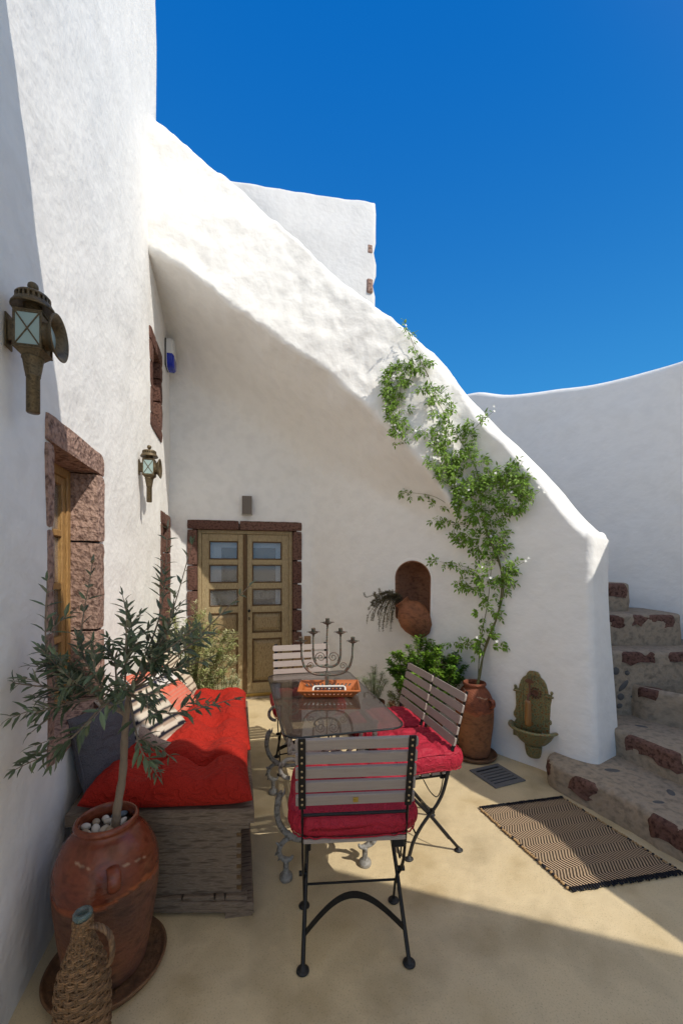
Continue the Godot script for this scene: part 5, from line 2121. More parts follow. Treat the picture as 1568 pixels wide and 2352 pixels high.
# --- folding chairs ---------------------------------------------------------------------------------------------
# local axes: x across, z towards the back of the chair, feet on y = 0
func make_chair(label: String, at: Vector3, turn: float, front: bool) -> Node3D:
	var t := thing("folding_chair", label, "chair", at, turn, "folding chairs round the glass table")
	var side := [[0.195, 0.889], [0.155, 0.745], [0.118, 0.60], [0.092, 0.50], [0.078, 0.43], [0.052, 0.34], [0.015, 0.275], [-0.03, 0.225], [-0.08, 0.165], [-0.125, 0.09], [-0.148, 0.012]]
	var tilt := atan2(0.195 - 0.118, 0.889 - 0.60)
	for k in 5:
		var f := (k + 0.5) / 5.0
		var y := lerpf(0.590, 0.888, f)
		var z := lerpf(0.1155, 0.1947, f)
		var sm := MB.new()
		var sh := round_rect(-0.228, 0.228, -0.0225, 0.0225, 0.012 if k == 4 else 0.005, 3)
		sm.slab(sh, 0.013, Transform3D(Basis(Vector3.RIGHT, tilt), Vector3(0, y, z - 0.013)), 0.0025)
		obj("back_slat", sm, M.slat_paint, t)
	for s in [-1.0, 1.0]:
		var x: float = s * 0.203
		var st := MB.new()
		var top := Vector3(x, 0.880, 0.195)
		var pts := []
		# flat plate behind the slats
		st.box(Vector3(0.027, 0.312, 0.005), Transform3D(Basis(Vector3.RIGHT, tilt), Vector3(x, 0.737, 0.1570 + 0.0035)), 0.002)
		var path := PackedVector3Array()
		for q in [[0.118, 0.60], [0.100, 0.53], [0.088, 0.47], [0.074, 0.41], [0.050, 0.335], [0.015, 0.275], [-0.03, 0.225], [-0.08, 0.165], [-0.122, 0.095], [-0.146, 0.02]]:
			path.append(Vector3(x * (1.0 - 0.02 * (0.6 - q[1])), q[1], q[0]))
		st.tube(curve(Array(path), 4), 0.0115, 8, true, 0.42, 0.0, Vector3(0, 0.5, 1))
		st.tube(PackedVector3Array([Vector3(x - 0.016, 0.247, -0.012), Vector3(x + 0.016, 0.247, -0.012)]), 0.010, 10)
		var bar := obj("back_leg_bar", st, M.black_iron, t)
		var rv := MB.new()
		for k in 5:
			for d in [-0.012, 0.012]:
				var f := (k + 0.5) / 5.0
				var y: float = lerpf(0.590, 0.888, f) + d
				var z: float = lerpf(0.1155, 0.1947, f) + d * 0.27 + 0.0075
				rv.ball(Vector3(x, y, z), Vector3(0.0052, 0.0052, 0.0045), 8, 5)
		obj("rivets", rv, M.rivet, bar)
		var lg := MB.new()
		lg.tube(PackedVector3Array([Vector3(s * 0.178, 0.435, -0.225), Vector3(s * 0.190, 0.235, -0.035), Vector3(s * 0.200, 0.015, 0.150)]), 0.0085, 8)
		obj("leg", lg, M.black_iron, t)
		for z in [0.150, -0.147]:
			var ft := MB.new()
			ft.lathe(PackedVector2Array([Vector2(0, 0), Vector2(0.021, 0), Vector2(0.0245, 0.0035), Vector2(0.0235, 0.008), Vector2(0.017, 0.0105), Vector2(0.011, 0.012), Vector2(0.009, 0.022), Vector2(0.0, 0.023)]), 20, Transform3D(Basis.IDENTITY, Vector3(s * (0.2 if z > 0 else 0.2), 0, z)))
			obj("foot", ft, M.rubber, t)
		var bk := MB.new()
		bk.bx(Vector3(x - s * 0.045 - 0.012, 0.405, 0.045), Vector3(x - s * 0.012 + 0.008, 0.450, 0.095), 0.005)
		bk.tube(curve([Vector3(x - s * 0.012, 0.42, 0.06), Vector3(x - s * 0.012, 0.35, 0.045), Vector3(x - s * 0.012, 0.315, 0.02), Vector3(x - s * 0.012, 0.35, -0.02), Vector3(x - s * 0.012, 0.42, -0.06)], 5), 0.0032, 6)
		obj("bracket", bk, M.black_iron, t)
	var r1 := MB.new()
	r1.tube(PackedVector3Array([Vector3(-0.2, 0.556, 0.108), Vector3(0.2, 0.556, 0.108)]), 0.0062, 8)
	obj("cross_rod", r1, M.black_iron, t)
	var r2 := MB.new()
	r2.tube(curve([Vector3(-0.198, 0.130, -0.105), Vector3(-0.09, 0.134, -0.10), Vector3(0.09, 0.134, -0.10), Vector3(0.198, 0.130, -0.105)], 6), 0.005, 8)
	obj("cross_rod", r2, M.black_iron, t)
	# arched flat bar between the rear legs
	var ar := MB.new()
	ar.sharp()
	var n := 24
	for k in n:
		var q := []
		for e in 2:
			var f := float(k + e) / n
			var x := lerpf(-0.196, 0.196, f)
			var y := 0.085 + 0.085 * sin(f * PI)
			var z := 0.150 - (y / 0.435) * 0.375 + 0.013
			var h := 0.0135
			q.append([Vector3(x, y - h, z - 0.0025), Vector3(x, y + h, z - 0.0025), Vector3(x, y - h, z + 0.0025), Vector3(x, y + h, z + 0.0025)])
		var o := Vector3((q[0][0].x + q[1][0].x) / 2, (q[0][0].y + q[1][1].y) / 2, (q[0][0].z + q[1][3].z) / 2)
		for fc in [[0, 1], [2, 3], [0, 2], [1, 3]]:
			ar.quad_out(q[0][fc[0]], q[0][fc[1]], q[1][fc[1]], q[1][fc[0]], o)
	obj("arched_bar", ar, M.black_iron, t)
	for k in 7:
		var z := 0.075 - 0.062 * k
		var sm := MB.new()
		sm.bx(Vector3(-0.200, 0.438, z - 0.025), Vector3(0.200, 0.456, z + 0.025), 0.003)
		obj("seat_slat", sm, M.slat_paint, t)
	for s in [-1, 1]:
		var ra := MB.new()
		ra.bx(Vector3(s * 0.178 - 0.004, 0.418, -0.325), Vector3(s * 0.178 + 0.004, 0.437, 0.09), 0.001)
		obj("seat_rail", ra, M.black_iron, t)
	return t


# stuffed seat cushion, boxed, with quilted top; origin on the seat, z towards the chair's back
func make_cushion(label: String, at: Vector3, turn: float) -> Node3D:
	var t := thing("seat_cushion", label, "cushion", at, turn, "crimson seat cushions")
	var mb := MB.new()
	var w := 0.262
	var d := 0.228
	var segs := 168
	# rings: share of the outline, height, how deep the pleats go there
	var rings := []
	for k in 17:
		var f := k / 16.0
		rings.append([0.92 * f, 0.118 + 0.012 * (1.0 - f * f) - 0.014 * smoothstep(0.82, 1.0, f), 0.25 * smoothstep(0.55, 1.0, f)])
	for k in range(1, 12):
		var an := PI * k / 12.0
		rings.append([0.92 + 0.08 * sin(an), 0.057 + 0.047 * cos(an), 0.25 + 0.75 * sin(an)])
	for k in range(0, 6):
		rings.append([0.92 * (1.0 - k / 5.0), 0.004, 0.0])
	var rows := []
	for rg in rings:
		var r := PackedVector3Array()
		for k in segs + 1:
			var an := TAU * (k % segs) / segs
			var u := signf(cos(an)) * pow(absf(cos(an)), 0.34)
			var v := signf(sin(an)) * pow(absf(sin(an)), 0.34)
			var pl := sin(an * 27.0 + 3.0 * nz.get_noise_2d(cos(an) * 3.0, sin(an) * 3.0)) * 0.6 + nz.get_noise_2d(cos(an) * 14.0, sin(an) * 14.0)
			var f: float = rg[0] * (1.0 + 0.018 * pl * rg[2])
			var p := Vector3(u * w * f, rg[1], v * d * f)
			var dn := 0.0
			var fu: float = u * rg[0]
			var fv: float = v * rg[0]
			if rg[1] > 0.05:
				for c in [-0.34, 0.34]:
					dn += exp(-pow((fu - c) / 0.05, 2.0)) + exp(-pow((fv - c) / 0.05, 2.0))
				p.y -= 0.014 * minf(dn, 1.6) * smoothstep(0.06, 0.1, rg[1])
				p.y += 0.010 * nz.get_noise_2d(fu * 3.0 + 5.0, fv * 3.0) + 0.004 * pl * rg[2]
				# sags a little towards the front and the back
				p.y -= 0.012 * fv * fv
			r.append(p)
		rows.append(r)
	mb.grid(rows, true)
	obj("pad", mb, M.crimson, t)
	var pm := MB.new()
	for y in [0.098, 0.016]:
		var pp := PackedVector3Array()
		for k in segs + 1:
			var an := TAU * (k % segs) / segs
			var u := signf(cos(an)) * pow(absf(cos(an)), 0.34)
			var v := signf(sin(an)) * pow(absf(sin(an)), 0.34)
			pp.append(Vector3(u * w * 0.966, y - 0.010 * v * v + 0.003 * sin(an * 27.0), v * d * 0.966))
		pm.tube(pp, 0.003, 6, false)
	obj("piping", pm, M.crimson, t)
	return t


func chairs() -> void:
	var yaw := 0.073
	var fp := Vector3(0.045, 0.0, -1.70)
	var c := make_chair("grey folding chair nearest the viewer, seen from behind, gold plate on its lowest slat", fp, yaw, true)
	var em := MB.new()
	em.slab(PackedVector2Array([Vector2(-0.010, -0.011), Vector2(0.010, -0.011), Vector2(0.010, 0.011), Vector2(-0.010, 0.011)]), 0.0015, Transform3D(Basis(Vector3.RIGHT, 0.26), Vector3(0.0, 0.617, 0.1235)), 0.0)
	for k in 4:
		em.box(Vector3(0.006, 0.006, 0.003), Transform3D(Basis(Vector3.RIGHT, 0.26) * Basis(Vector3(0, 0, 1), 0.5), Vector3(-0.004 + 0.008 * (k % 2), 0.613 + 0.008 * (k / 2), 0.1245 + 0.001 * (k / 2))), 0.001)
	obj("maker_plate", em, M.gold_plate, c)
	var small := Vector3(0.80, 0.95, 0.95)   # the pair on the right are a narrower make
	var r1 := dup(c, C(0.985, 0, 2.140), TH + PI / 2, "grey folding chair right of the table, nearer of two side by side")
	var r2 := dup(c, C(0.985, 0, 2.528), TH + PI / 2 + 0.015, "grey folding chair right of the table, farther of two by the green bush")
	var r3 := dup(c, C(0.487, 0, 3.16), TH + PI, "folding chair facing the viewer at the far end of the glass table")
	for r in [r1, r2, r3]:
		r.get_node("maker_plate").free()
	r1.scale = small
	r2.scale = small
	var q := make_cushion("crimson quilted cushion on the nearest chair, under its back slats", fp + Basis(Vector3.UP, yaw) * Vector3(0, 0.457, -0.115), yaw)
	var u := Basis(Vector3.UP, TH + PI / 2)
	var q1 := dup(q, C(0.985, 0.434, 2.140) + u * Vector3(0.0, 0, -0.045), TH + PI / 2, "crimson cushion bulging out behind the nearer chair on the right of the table")
	var q2 := dup(q, C(0.985, 0.434, 2.528) + u * Vector3(0.0, 0, -0.065), TH + PI / 2 + 0.02, "crimson cushion on the farther chair on the right of the table, by the green bush")
	q1.scale = Vector3(0.72, 1.0, 1.0)
	q2.scale = Vector3(0.68, 1.0, 1.0)
	dup(q, C(0.487, 0.457, 3.16) + Basis(Vector3.UP, TH + PI) * Vector3(0, 0, -0.115), TH + PI, "crimson cushion on the chair at the far end of the table")


# --- wall fountain ----------------------------------------------------------------------------------------------
func fountain() -> void:
	var x := 1.452
	var p := Vector3(x, 0.0, -at_x(base_line, x))
	var d := Vector2(at_x(base_line, x + 0.1) - at_x(base_line, x - 0.1), 0.2)
	var turn := -atan2(-d.x, 0.2)
	var t := thing("wall_fountain", "small greenish cast iron wall fountain with a half round basin, left of the stone steps", "fountain", p, turn)
	var bp := MB.new()
	var half := [[0.0, 0.725], [0.028, 0.722], [0.045, 0.705], [0.052, 0.685], [0.075, 0.668], [0.092, 0.640], [0.104, 0.600], [0.108, 0.575], [0.122, 0.572], [0.126, 0.588], [0.138, 0.594], [0.140, 0.578], [0.146, 0.560], [0.132, 0.553], [0.130, 0.49], [0.128, 0.44], [0.136, 0.405], [0.147, 0.385], [0.148, 0.362], [0.136, 0.346], [0.126, 0.338], [0.138, 0.315], [0.155, 0.295], [0.155, 0.28]]
	var poly := PackedVector2Array()
	for q in half:
		poly.append(Vector2(q[0], q[1]))
	for k in range(half.size() - 1, 0, -1):
		poly.append(Vector2(-half[k][0], half[k][1]))
	bp.slab(poly, 0.018, Transform3D(Basis.IDENTITY, Vector3(0, 0, 0.0)), 0.003)
	obj("back_plate", bp, M.fountain_iron, t)
	var ar := MB.new()
	var arc := PackedVector3Array()
	for k in 25:
		var a := PI * k / 24
		arc.append(Vector3(cos(a) * 0.078, 0.575 + sin(a) * 0.078, 0.02))
	arc.insert(0, Vector3(0.078, 0.31, 0.02))
	arc.append(Vector3(-0.078, 0.31, 0.02))
	ar.tube(arc, 0.007, 8)
	# beads along the arch
	for k in 13:
		var a := PI * (k + 0.5) / 13
		ar.ball(Vector3(cos(a) * 0.092, 0.575 + sin(a) * 0.092, 0.02), Vector3.ONE * 0.006, 8, 5)
	# capitals and side scrolls
	for s in [-1.0, 1.0]:
		ar.bx(Vector3(s * 0.084 if s > 0 else -0.146, 0.551, 0.016), Vector3(0.146 if s > 0 else s * 0.084, 0.562, 0.034), 0.003)
		ar.ball(Vector3(s * 0.132, 0.588, 0.02), Vector3(0.011, 0.013, 0.011), 10, 6)
		ar.tube(spiral(Vector3(s * 0.112, 0.373, 0.02), 0.028, 0.005, PI * 0.5, 2.0, Vector3(s, 0, 0), Vector3.UP, 44), 0.0045, 6)
		ar.tube(curve([Vector3(s * 0.104, 0.545, 0.02), Vector3(s * 0.118, 0.53, 0.021), Vector3(s * 0.100, 0.505, 0.021), Vector3(s * 0.118, 0.48, 0.021), Vector3(s * 0.102, 0.45, 0.021), Vector3(s * 0.118, 0.425, 0.021), Vector3(s * 0.112, 0.40, 0.02)], 5), 0.0045, 6)
	# crest scrollwork
	for s in [-1.0, 1.0]:
		ar.tube(spiral(Vector3(s * 0.030, 0.680, 0.02), 0.018, 0.004, 0.0, 1.6 * s, Vector3(1, 0, 0), Vector3.UP, 28), 0.0035, 6)
		ar.tube(spiral(Vector3(s * 0.066, 0.648, 0.02), 0.016, 0.004, 0.3, 1.6 * s, Vector3(1, 0, 0), Vector3.UP, 28), 0.0035, 6)
	ar.ball(Vector3(0, 0.702, 0.02), Vector3(0.012, 0.017, 0.008), 10, 6)
	obj("ornament", ar, M.fountain_iron, t)
	var ro := MB.new()
	ro.lathe(PackedVector2Array([Vector2(0, 0.0), Vector2(0.024, 0.0), Vector2(0.026, 0.010), Vector2(0.020, 0.016), Vector2(0.016, 0.010), Vector2(0.0, 0.008)]), 20, Transform3D(Basis(Vector3.RIGHT, PI / 2), Vector3(0.018, 0.565, 0.018)))
	for k in 12:
		var a := TAU * k / 12
		ro.ball(Vector3(0.018 + cos(a) * 0.038, 0.565 + sin(a) * 0.038, 0.02), Vector3(0.008, 0.008, 0.006), 7, 4)
	obj("rosette", ro, M.rust_iron, t)
	# tap with a fan shaped grip
	var tp := MB.new()
	tp.tube(curve([Vector3(-0.01, 0.555, 0.018), Vector3(-0.01, 0.56, 0.06), Vector3(-0.01, 0.55, 0.085), Vector3(-0.01, 0.52, 0.095)], 5), 0.009, 8)
	tp.tube(PackedVector3Array([Vector3(-0.01, 0.555, 0.06), Vector3(-0.01, 0.64, 0.062)]), 0.007, 8)
	for k in 7:
		var a := PI * (0.12 + 0.76 * k / 6.0)
		tp.tube(PackedVector3Array([Vector3(-0.01, 0.64, 0.062), Vector3(-0.01 + cos(a) * 0.026, 0.642 + sin(a) * 0.024, 0.062), Vector3(-0.01 + cos(a) * 0.036, 0.642 + sin(a) * 0.034, 0.062)]), PackedFloat32Array([0.003, 0.006, 0.003]), 6)
	obj("tap", tp, M.rust_iron, t)
	var ba := MB.new()
	ba.lathe(PackedVector2Array([Vector2(0, 0.33), Vector2(0.023, 0.332), Vector2(0.025, 0.34), Vector2(0.024, 0.42), Vector2(0.021, 0.50), Vector2(0.022, 0.515), Vector2(0.014, 0.522), Vector2(0.0, 0.523)]), 20, Transform3D(Basis.IDENTITY, Vector3(-0.01, 0, 0.088)))
	obj("clay_tube", ba, M.amber_glaze, t)
	# basin: half of a bowl
	var bs := MB.new()
	var prof := [[0.03, 0.165], [0.06, 0.172], [0.10, 0.198], [0.135, 0.236], [0.152, 0.272], [0.158, 0.288], [0.175, 0.292], [0.184, 0.300], [0.182, 0.310], [0.168, 0.314], [0.150, 0.306], [0.135, 0.27], [0.09, 0.22], [0.0, 0.20]]
	var rows := []
	for q in prof:
		var r := PackedVector3Array()
		for k in 49:
			var a := PI * k / 48
			var fl: float = 0.0
			if q[1] < 0.285 and q[0] > 0.05 and q[0] < 0.158:
				fl = -0.006 * absf(sin(a * 9.0)) * smoothstep(0.17, 0.2, q[1]) * (1.0 - smoothstep(0.262, 0.28, q[1]))
			r.append(Vector3(cos(a) * (q[0] + fl), q[1], sin(a) * (q[0] + fl) * 0.92 + 0.004))
		rows.append(r)
	bs.grid(rows, true)
	bs.bx(Vector3(-0.155, 0.20, 0.001), Vector3(0.155, 0.30, 0.006))
	obj("basin", bs, M.fountain_iron, t)
	var co := MB.new()
	var rows2 := []
	for q in [[0.018, 0.078], [0.042, 0.080], [0.052, 0.092], [0.060, 0.125], [0.064, 0.160], [0.066, 0.168], [0.03, 0.172]]:
		var r := PackedVector3Array()
		for k in 61:
			var a := PI * k / 60
			var fl: float = -0.0035 * absf(sin(a * 12.0)) if q[0] > 0.045 else 0.0
			r.append(Vector3(cos(a) * (q[0] + fl), q[1], sin(a) * (q[0] + fl) + 0.002))
		rows2.append(r)
	co.grid(rows2, true)
	obj("corbel", co, M.fountain_iron, t)


# --- on the floor -----------------------------------------------------------------------------------------------
func floor_things() -> void:
	# cast drain cover let into the floor
	var cen := Vector3(1.119, 0, -2.982)
	var ang := atan2(3.112 - 3.013, 1.167 - 0.927)
	var dg := thing("drain_cover", "square grey iron drain grate in the floor before the big orange jar", "drain", cen, ang)
	var w := 0.135
	var fr := MB.new()
	for s in [-1.0, 1.0]:
		fr.bx(Vector3(-w, 0.001, s * w - 0.03 * (1.0 if s > 0 else 0.0)), Vector3(w, 0.010, s * w + 0.03 * (1.0 if s < 0 else 0.0)), 0.002)
		fr.bx(Vector3(s * w - 0.03 * (1.0 if s > 0 else 0.0), 0.001, -w + 0.03), Vector3(s * w + 0.03 * (1.0 if s < 0 else 0.0), 0.0098, w - 0.03), 0.002)
	obj("frame", fr, M.drain_iron, dg)
	for k in 7:
		var x := -0.105 + 0.035 * (k + 0.0)
		if k > 0 and k < 7:
			var b := MB.new()
			b.bx(Vector3(-w + 0.03, 0.001, x - 0.0115), Vector3(w - 0.03, 0.0094, x + 0.0115), 0.002)
			obj("bar", b, M.drain_iron, dg)
	var hl := MB.new()
	hl.bx(Vector3(-w + 0.01, 0.0002, -w + 0.01), Vector3(w - 0.01, 0.0016, w - 0.01))
	obj("pit", hl, M.hollow, dg)

	# woven rug: the weave is a texture with relief, the knots and fringe are real
	var img := Image.create(640, 704, false, Image.FORMAT_RGB8)
	var him := Image.create(640, 704, false, Image.FORMAT_RGB8)
	for j in 704:
		var band := j / 64
		var jj := j % 64
		for i in 640:
			var c := 0.0
			var row := j / 8
			var u := i / 640.0
			var k: float
			if band % 2 == 0:
				# upright ticks that lean a little
				k = fposmod(u * 36.0 + jj / 64.0 * 1.4, 1.0)
				c = 1.0 if k < 0.5 else 0.0
				if j % 8 < 1 and k < 0.6:
					c = maxf(c, 0.55)
			else:
				# beads: ticks broken by every other row
				k = fposmod(u * 36.0 + row * 0.5 + jj / 64.0 * 1.4, 1.0)
				c = 1.0 if k < 0.46 else 0.0
				if j % 8 < 1:
					c = maxf(c, 0.6)
			var n := nz.get_noise_2d(i * 0.9, j * 0.9) * 0.5 + 0.5
			var tan_c := Color(0.72, 0.60, 0.47).lerp(Color(0.88, 0.78, 0.66), n)
			var col := tan_c.lerp(Color(0.045, 0.045, 0.055), c)
			img.set_pixel(i, j, col)
			var ht := (0.5 + 0.5 * sin(k * TAU)) * (0.6 + 0.4 * absf(sin(PI * j / 8.0)))
			him.set_pixel(i, j, gray(ht))
	var rm := mat("rug_weave", Color.WHITE, 0.95)
	rm.albedo_texture = ImageTexture.create_from_image(img)
	relief(rm, ImageTexture.create_from_image(him), 0.35)
	rm.metallic_specular = 0.1
	var pc := [Vector3(0.8594, 0, -2.5616), Vector3(1.440, 0, -2.680), Vector3(1.665, 0, -2.0356), Vector3(1.0562, 0, -1.9222)]
	var mid := Vector3.ZERO
	for q in pc:
		mid += q * 0.25
	var rg := thing("rug", "small woven rug in black and straw zigzag bands at the foot of the stone steps", "rug", mid)
	var rows := []
	for j in 41:
		var r := PackedVector3Array()
		for i in 41:
			var a: Vector3 = pc[3].lerp(pc[2], i / 40.0)
			var b: Vector3 = pc[0].lerp(pc[1], i / 40.0)
			var p := a.lerp(b, j / 40.0) - mid
			var e := minf(minf(i, 40 - i), minf(j, 40 - j))
			p.y = 0.009 + 0.003 * nz.get_noise_3dv(p * 5.0)
			p += Vector3(nz.get_noise_3dv(p * 4.0), 0, nz.get_noise_3dv(p * 4.0 + Vector3(9, 0, 0))) * 0.006
			r.append(p)
		rows.append(r)
	var mb := MB.new()
	mb.grid(rows, false)
	# its thickness at the rim
	var under := []
	for r in rows:
		var q := PackedVector3Array()
		for p in r:
			q.append(Vector3(p.x, 0.001, p.z))
		under.append(q)
	for e in 4:
		var top := PackedVector3Array()
		var bot := PackedVector3Array()
		for k in 41:
			var i: int = [k, 40, 40 - k, 0][e]
			var j: int = [0, k, 40, 40 - k][e]
			top.append(rows[j][i])
			bot.append(under[j][i])
		mb.grid([bot, top])
	obj("weave", mb, rm, rg)
	var kn := MB.new()
	rng.seed = 44
	for e in 4:
		var n := 44 if e % 2 == 0 else 52
		for k in n:
			var f := (k + 0.5) / n
			var ii := 40.0 * f
			var i: float = [ii, 40.0, 40.0 - ii, 0.0][e]
			var j: float = [0.0, ii, 40.0, 40.0 - ii][e]
			var p: Vector3 = rows[int(roundf(j))][int(roundf(i))]
			var pa: Vector3 = pc[3].lerp(pc[2], i / 40.0).lerp(pc[0].lerp(pc[1], i / 40.0), j / 40.0) - mid
			p = Vector3(pa.x, 0.010, pa.z)
			var out := p.normalized()
			out.y = 0
			if e % 2 == 0:
				var z: Vector3 = (pc[3] - pc[0]).normalized() * (1.0 if e == 0 else -1.0)
				kn.tint(Color(0.02, 0.02, 0.024))
				kn.tube(PackedVector3Array([p - z * 0.004, p + z * 0.008 + Vector3(0, 0.004, 0), p + z * rng.randf_range(0.016, 0.024) + Vector3(rng.randf_range(-0.006, 0.006), -0.003, 0)]), PackedFloat32Array([0.004, 0.0062, 0.005]), 6)
			else:
				kn.tint(Color(0.42, 0.27, 0.13) if rng.randf() < 0.72 else Color(0.03, 0.03, 0.035))
				kn.ball(p + Vector3(rng.randf_range(-0.003, 0.003), -0.001, rng.randf_range(-0.003, 0.003)), Vector3(0.0075, 0.006, 0.0065), 7, 5)
	var ko := obj("fringe", kn, M.print_cloth, rg)
	ko.set_meta("kind", "stuff")

	var pk := thing("wooden_planks", "short pale wooden planks leaning on the white wall right of the door", "planks", Vector3(-0.375, 0.0, -4.62), 0.2)
	var pb := MB.new()
	pb.box(Vector3(0.075, 0.74, 0.035), Transform3D(Basis(Vector3.RIGHT, -0.12), Vector3(0, 0.368, 0.0)), 0.006)
	obj("plank", pb, M.bare_wood, pk)
	var cb := MB.new()
	cb.box(Vector3(0.10, 0.50, 0.03), Transform3D(Basis(Vector3.RIGHT, -0.12) * Basis(Vector3(0, 0, 1), 0.06), Vector3(-0.10, 0.252, 0.03)), 0.006)
	obj("plank", cb, M.bare_wood, pk)


# --- plants -----------------------------------------------------------------------------------------------------
func olive_tree() -> void:
	var foot := Vector3(-0.838, 0.535, -1.545)
	var t := thing("olive_tree", "young olive tree with a thin pale trunk growing from the big red-brown jar", "tree", foot)
	var wall_x := func(p: Vector3) -> float:
		return -0.76 - 0.2466 * -p.z + 0.035
	rng.seed = 21
	var tr := MB.new()
	var trunk := curve([Vector3(-0.010, -0.03, -0.01), Vector3(0.0, 0.06, 0.0), Vector3(0.022, 0.20, 0.0), Vector3(0.032, 0.36, 0.005), Vector3(0.045, 0.455, 0.01), Vector3(0.050, 0.52, 0.0)], 6)
	var rad := PackedFloat32Array()
	for k in trunk.size():
		rad.append(lerpf(0.0165, 0.0095, float(k) / trunk.size()) * (1.0 + 0.08 * sin(k * 2.1)))
	tr.tube(trunk, rad, 10)
	tr.tube(curve([Vector3(0.040, 0.42, 0.01), Vector3(0.0, 0.45, 0.02), Vector3(-0.035, 0.47, 0.03), Vector3(-0.06, 0.53, 0.03)], 5), 0.009, 8)
	obj("trunk", tr, M.bark, t)
	# main shoots: start, middle, end, relative to the foot
	var S := [
		[Vector3(0.05, 0.50, 0.0), Vector3(0.10, 0.80, -0.05), Vector3(0.115, 1.12, -0.07)],
		[Vector3(0.05, 0.50, 0.0), Vector3(0.15, 0.74, 0.02), Vector3(0.25, 1.05, 0.03)],
		[Vector3(-0.05, 0.52, 0.02), Vector3(-0.12, 0.70, 0.05), Vector3(-0.13, 0.98, 0.04)],
		[Vector3(-0.05, 0.52, 0.03), Vector3(-0.20, 0.62, 0.12), Vector3(-0.255, 0.92, 0.12)],
		[Vector3(-0.05, 0.50, 0.03), Vector3(-0.20, 0.54, 0.14), Vector3(-0.33, 0.60, 0.22)],
		[Vector3(0.05, 0.50, 0.0), Vector3(0.24, 0.68, 0.03), Vector3(0.47, 0.90, 0.05)],
		[Vector3(0.05, 0.49, 0.0), Vector3(0.22, 0.47, 0.06), Vector3(0.42, 0.50, 0.08)],
		[Vector3(-0.03, 0.47, 0.04), Vector3(-0.14, 0.40, 0.15), Vector3(-0.27, 0.33, 0.24)],
		[Vector3(0.06, 0.48, 0.02), Vector3(0.10, 0.36, 0.10), Vector3(0.16, 0.25, 0.12)],
		[Vector3(0.0, 0.52, 0.0), Vector3(0.0, 0.68, -0.02), Vector3(-0.05, 0.86, -0.04)],
		[Vector3(0.05, 0.50, 0.0), Vector3(0.16, 0.64, 0.08), Vector3(0.30, 0.76, 0.12)],
		[Vector3(0.03, 0.50, 0.0), Vector3(0.05, 0.66, 0.06), Vector3(0.04, 0.82, 0.10)],
		[Vector3(-0.04, 0.52, 0.04), Vector3(-0.17, 0.60, 0.12), Vector3(-0.23, 0.70, 0.18)],
		[Vector3(0.04, 0.50, 0.0), Vector3(0.14, 0.56, -0.06), Vector3(0.26, 0.60, -0.12)],
		[Vector3(-0.04, 0.50, 0.04), Vector3(-0.14, 0.50, 0.14), Vector3(-0.22, 0.50, 0.22)],
		[Vector3(0.04, 0.50, 0.0), Vector3(0.10, 0.60, -0.10), Vector3(0.16, 0.72, -0.20)],
		[Vector3(0.0, 0.50, 0.02), Vector3(0.04, 0.54, 0.12), Vector3(0.06, 0.52, 0.20)],
		[Vector3(0.0, 0.50, 0.0), Vector3(-0.08, 0.60, -0.04), Vector3(-0.12, 0.66, -0.02)],
		[Vector3(0.03, 0.49, 0.0), Vector3(0.12, 0.52, 0.12), Vector3(0.20, 0.56, 0.20)],
		[Vector3(-0.02, 0.50, 0.03), Vector3(-0.08, 0.55, 0.12), Vector3(-0.12, 0.62, 0.20)],
		[Vector3(0.05, 0.50, 0.0), Vector3(0.13, 0.66, -0.02), Vector3(0.17, 0.85, 0.0)],
		[Vector3(0.02, 0.50, 0.02), Vector3(-0.02, 0.60, 0.14), Vector3(-0.03, 0.72, 0.18)],
	]
	var tw := MB.new()
	var meshes := []
	for k in 5:
		var lm := MB.new()
		var g := [1.0, 1.2, 1.5, 1.1, 1.9][k] as float
		lm.tint(Color(0.074 * g, 0.098 * g, 0.048 * g))
		leaf(lm, Vector3.ZERO, Vector3(0, 1, 0), Vector3(0, 0, 1), 0.066, 0.0172, [0.1, 0.25, -0.1, 0.35, 0.15][k], Color(0.22, 0.24, 0.17))
		meshes.append(lm.done())
	var places := []
	var grow := func(path: PackedVector3Array, from: int, step: int, big: float) -> void:
		for i in range(from, path.size(), step):
			var tn := (path[mini(i + 1, path.size() - 1)] - path[maxi(i - 1, 0)]).normalized()
			var side := tn.cross(Vector3(rng.randf_range(-1, 1), rng.randf_range(-1, 1), rng.randf_range(-1, 1))).normalized()
			for s in [-1.0, 1.0]:
				if rng.randf() < 0.2:
					continue
				var d: Vector3 = (side * s + tn * rng.randf_range(0.5, 1.3) + Vector3(0, rng.randf_range(-0.3, 0.25), 0)).normalized()
				places.append([path[i], d, big * rng.randf_range(0.72, 1.2) * (1.0 - 0.45 * pow(float(i) / path.size(), 3.0))])
		var e := path[path.size() - 1]
		var te := (e - path[path.size() - 2]).normalized()
		places.append([e, te, 0.6])
	for s in S:
		for k in 3:
			s[k] += Vector3([0.0, 0.03, 0.05][k], 0, 0)
			s[k].x *= 0.86 if s[k].x < 0.0 else 0.97
		var mids: Vector3 = s[1] + Vector3(rng.randf_range(-0.02, 0.02), rng.randf_range(-0.02, 0.02), rng.randf_range(-0.03, 0.03))
		var pts := curve([s[0], mids, s[2]], 14)
		for i in pts.size():
			var wp: Vector3 = pts[i] + foot
			pts[i].x += maxf(0.0, wall_x.call(wp) - wp.x)
		var rr := PackedFloat32Array()
		for i in pts.size():
			rr.append(lerpf(0.0045, 0.0013, float(i) / pts.size()))
		tw.tube(pts, rr, 6, false)
		grow.call(pts, 6, 2, 1.0)
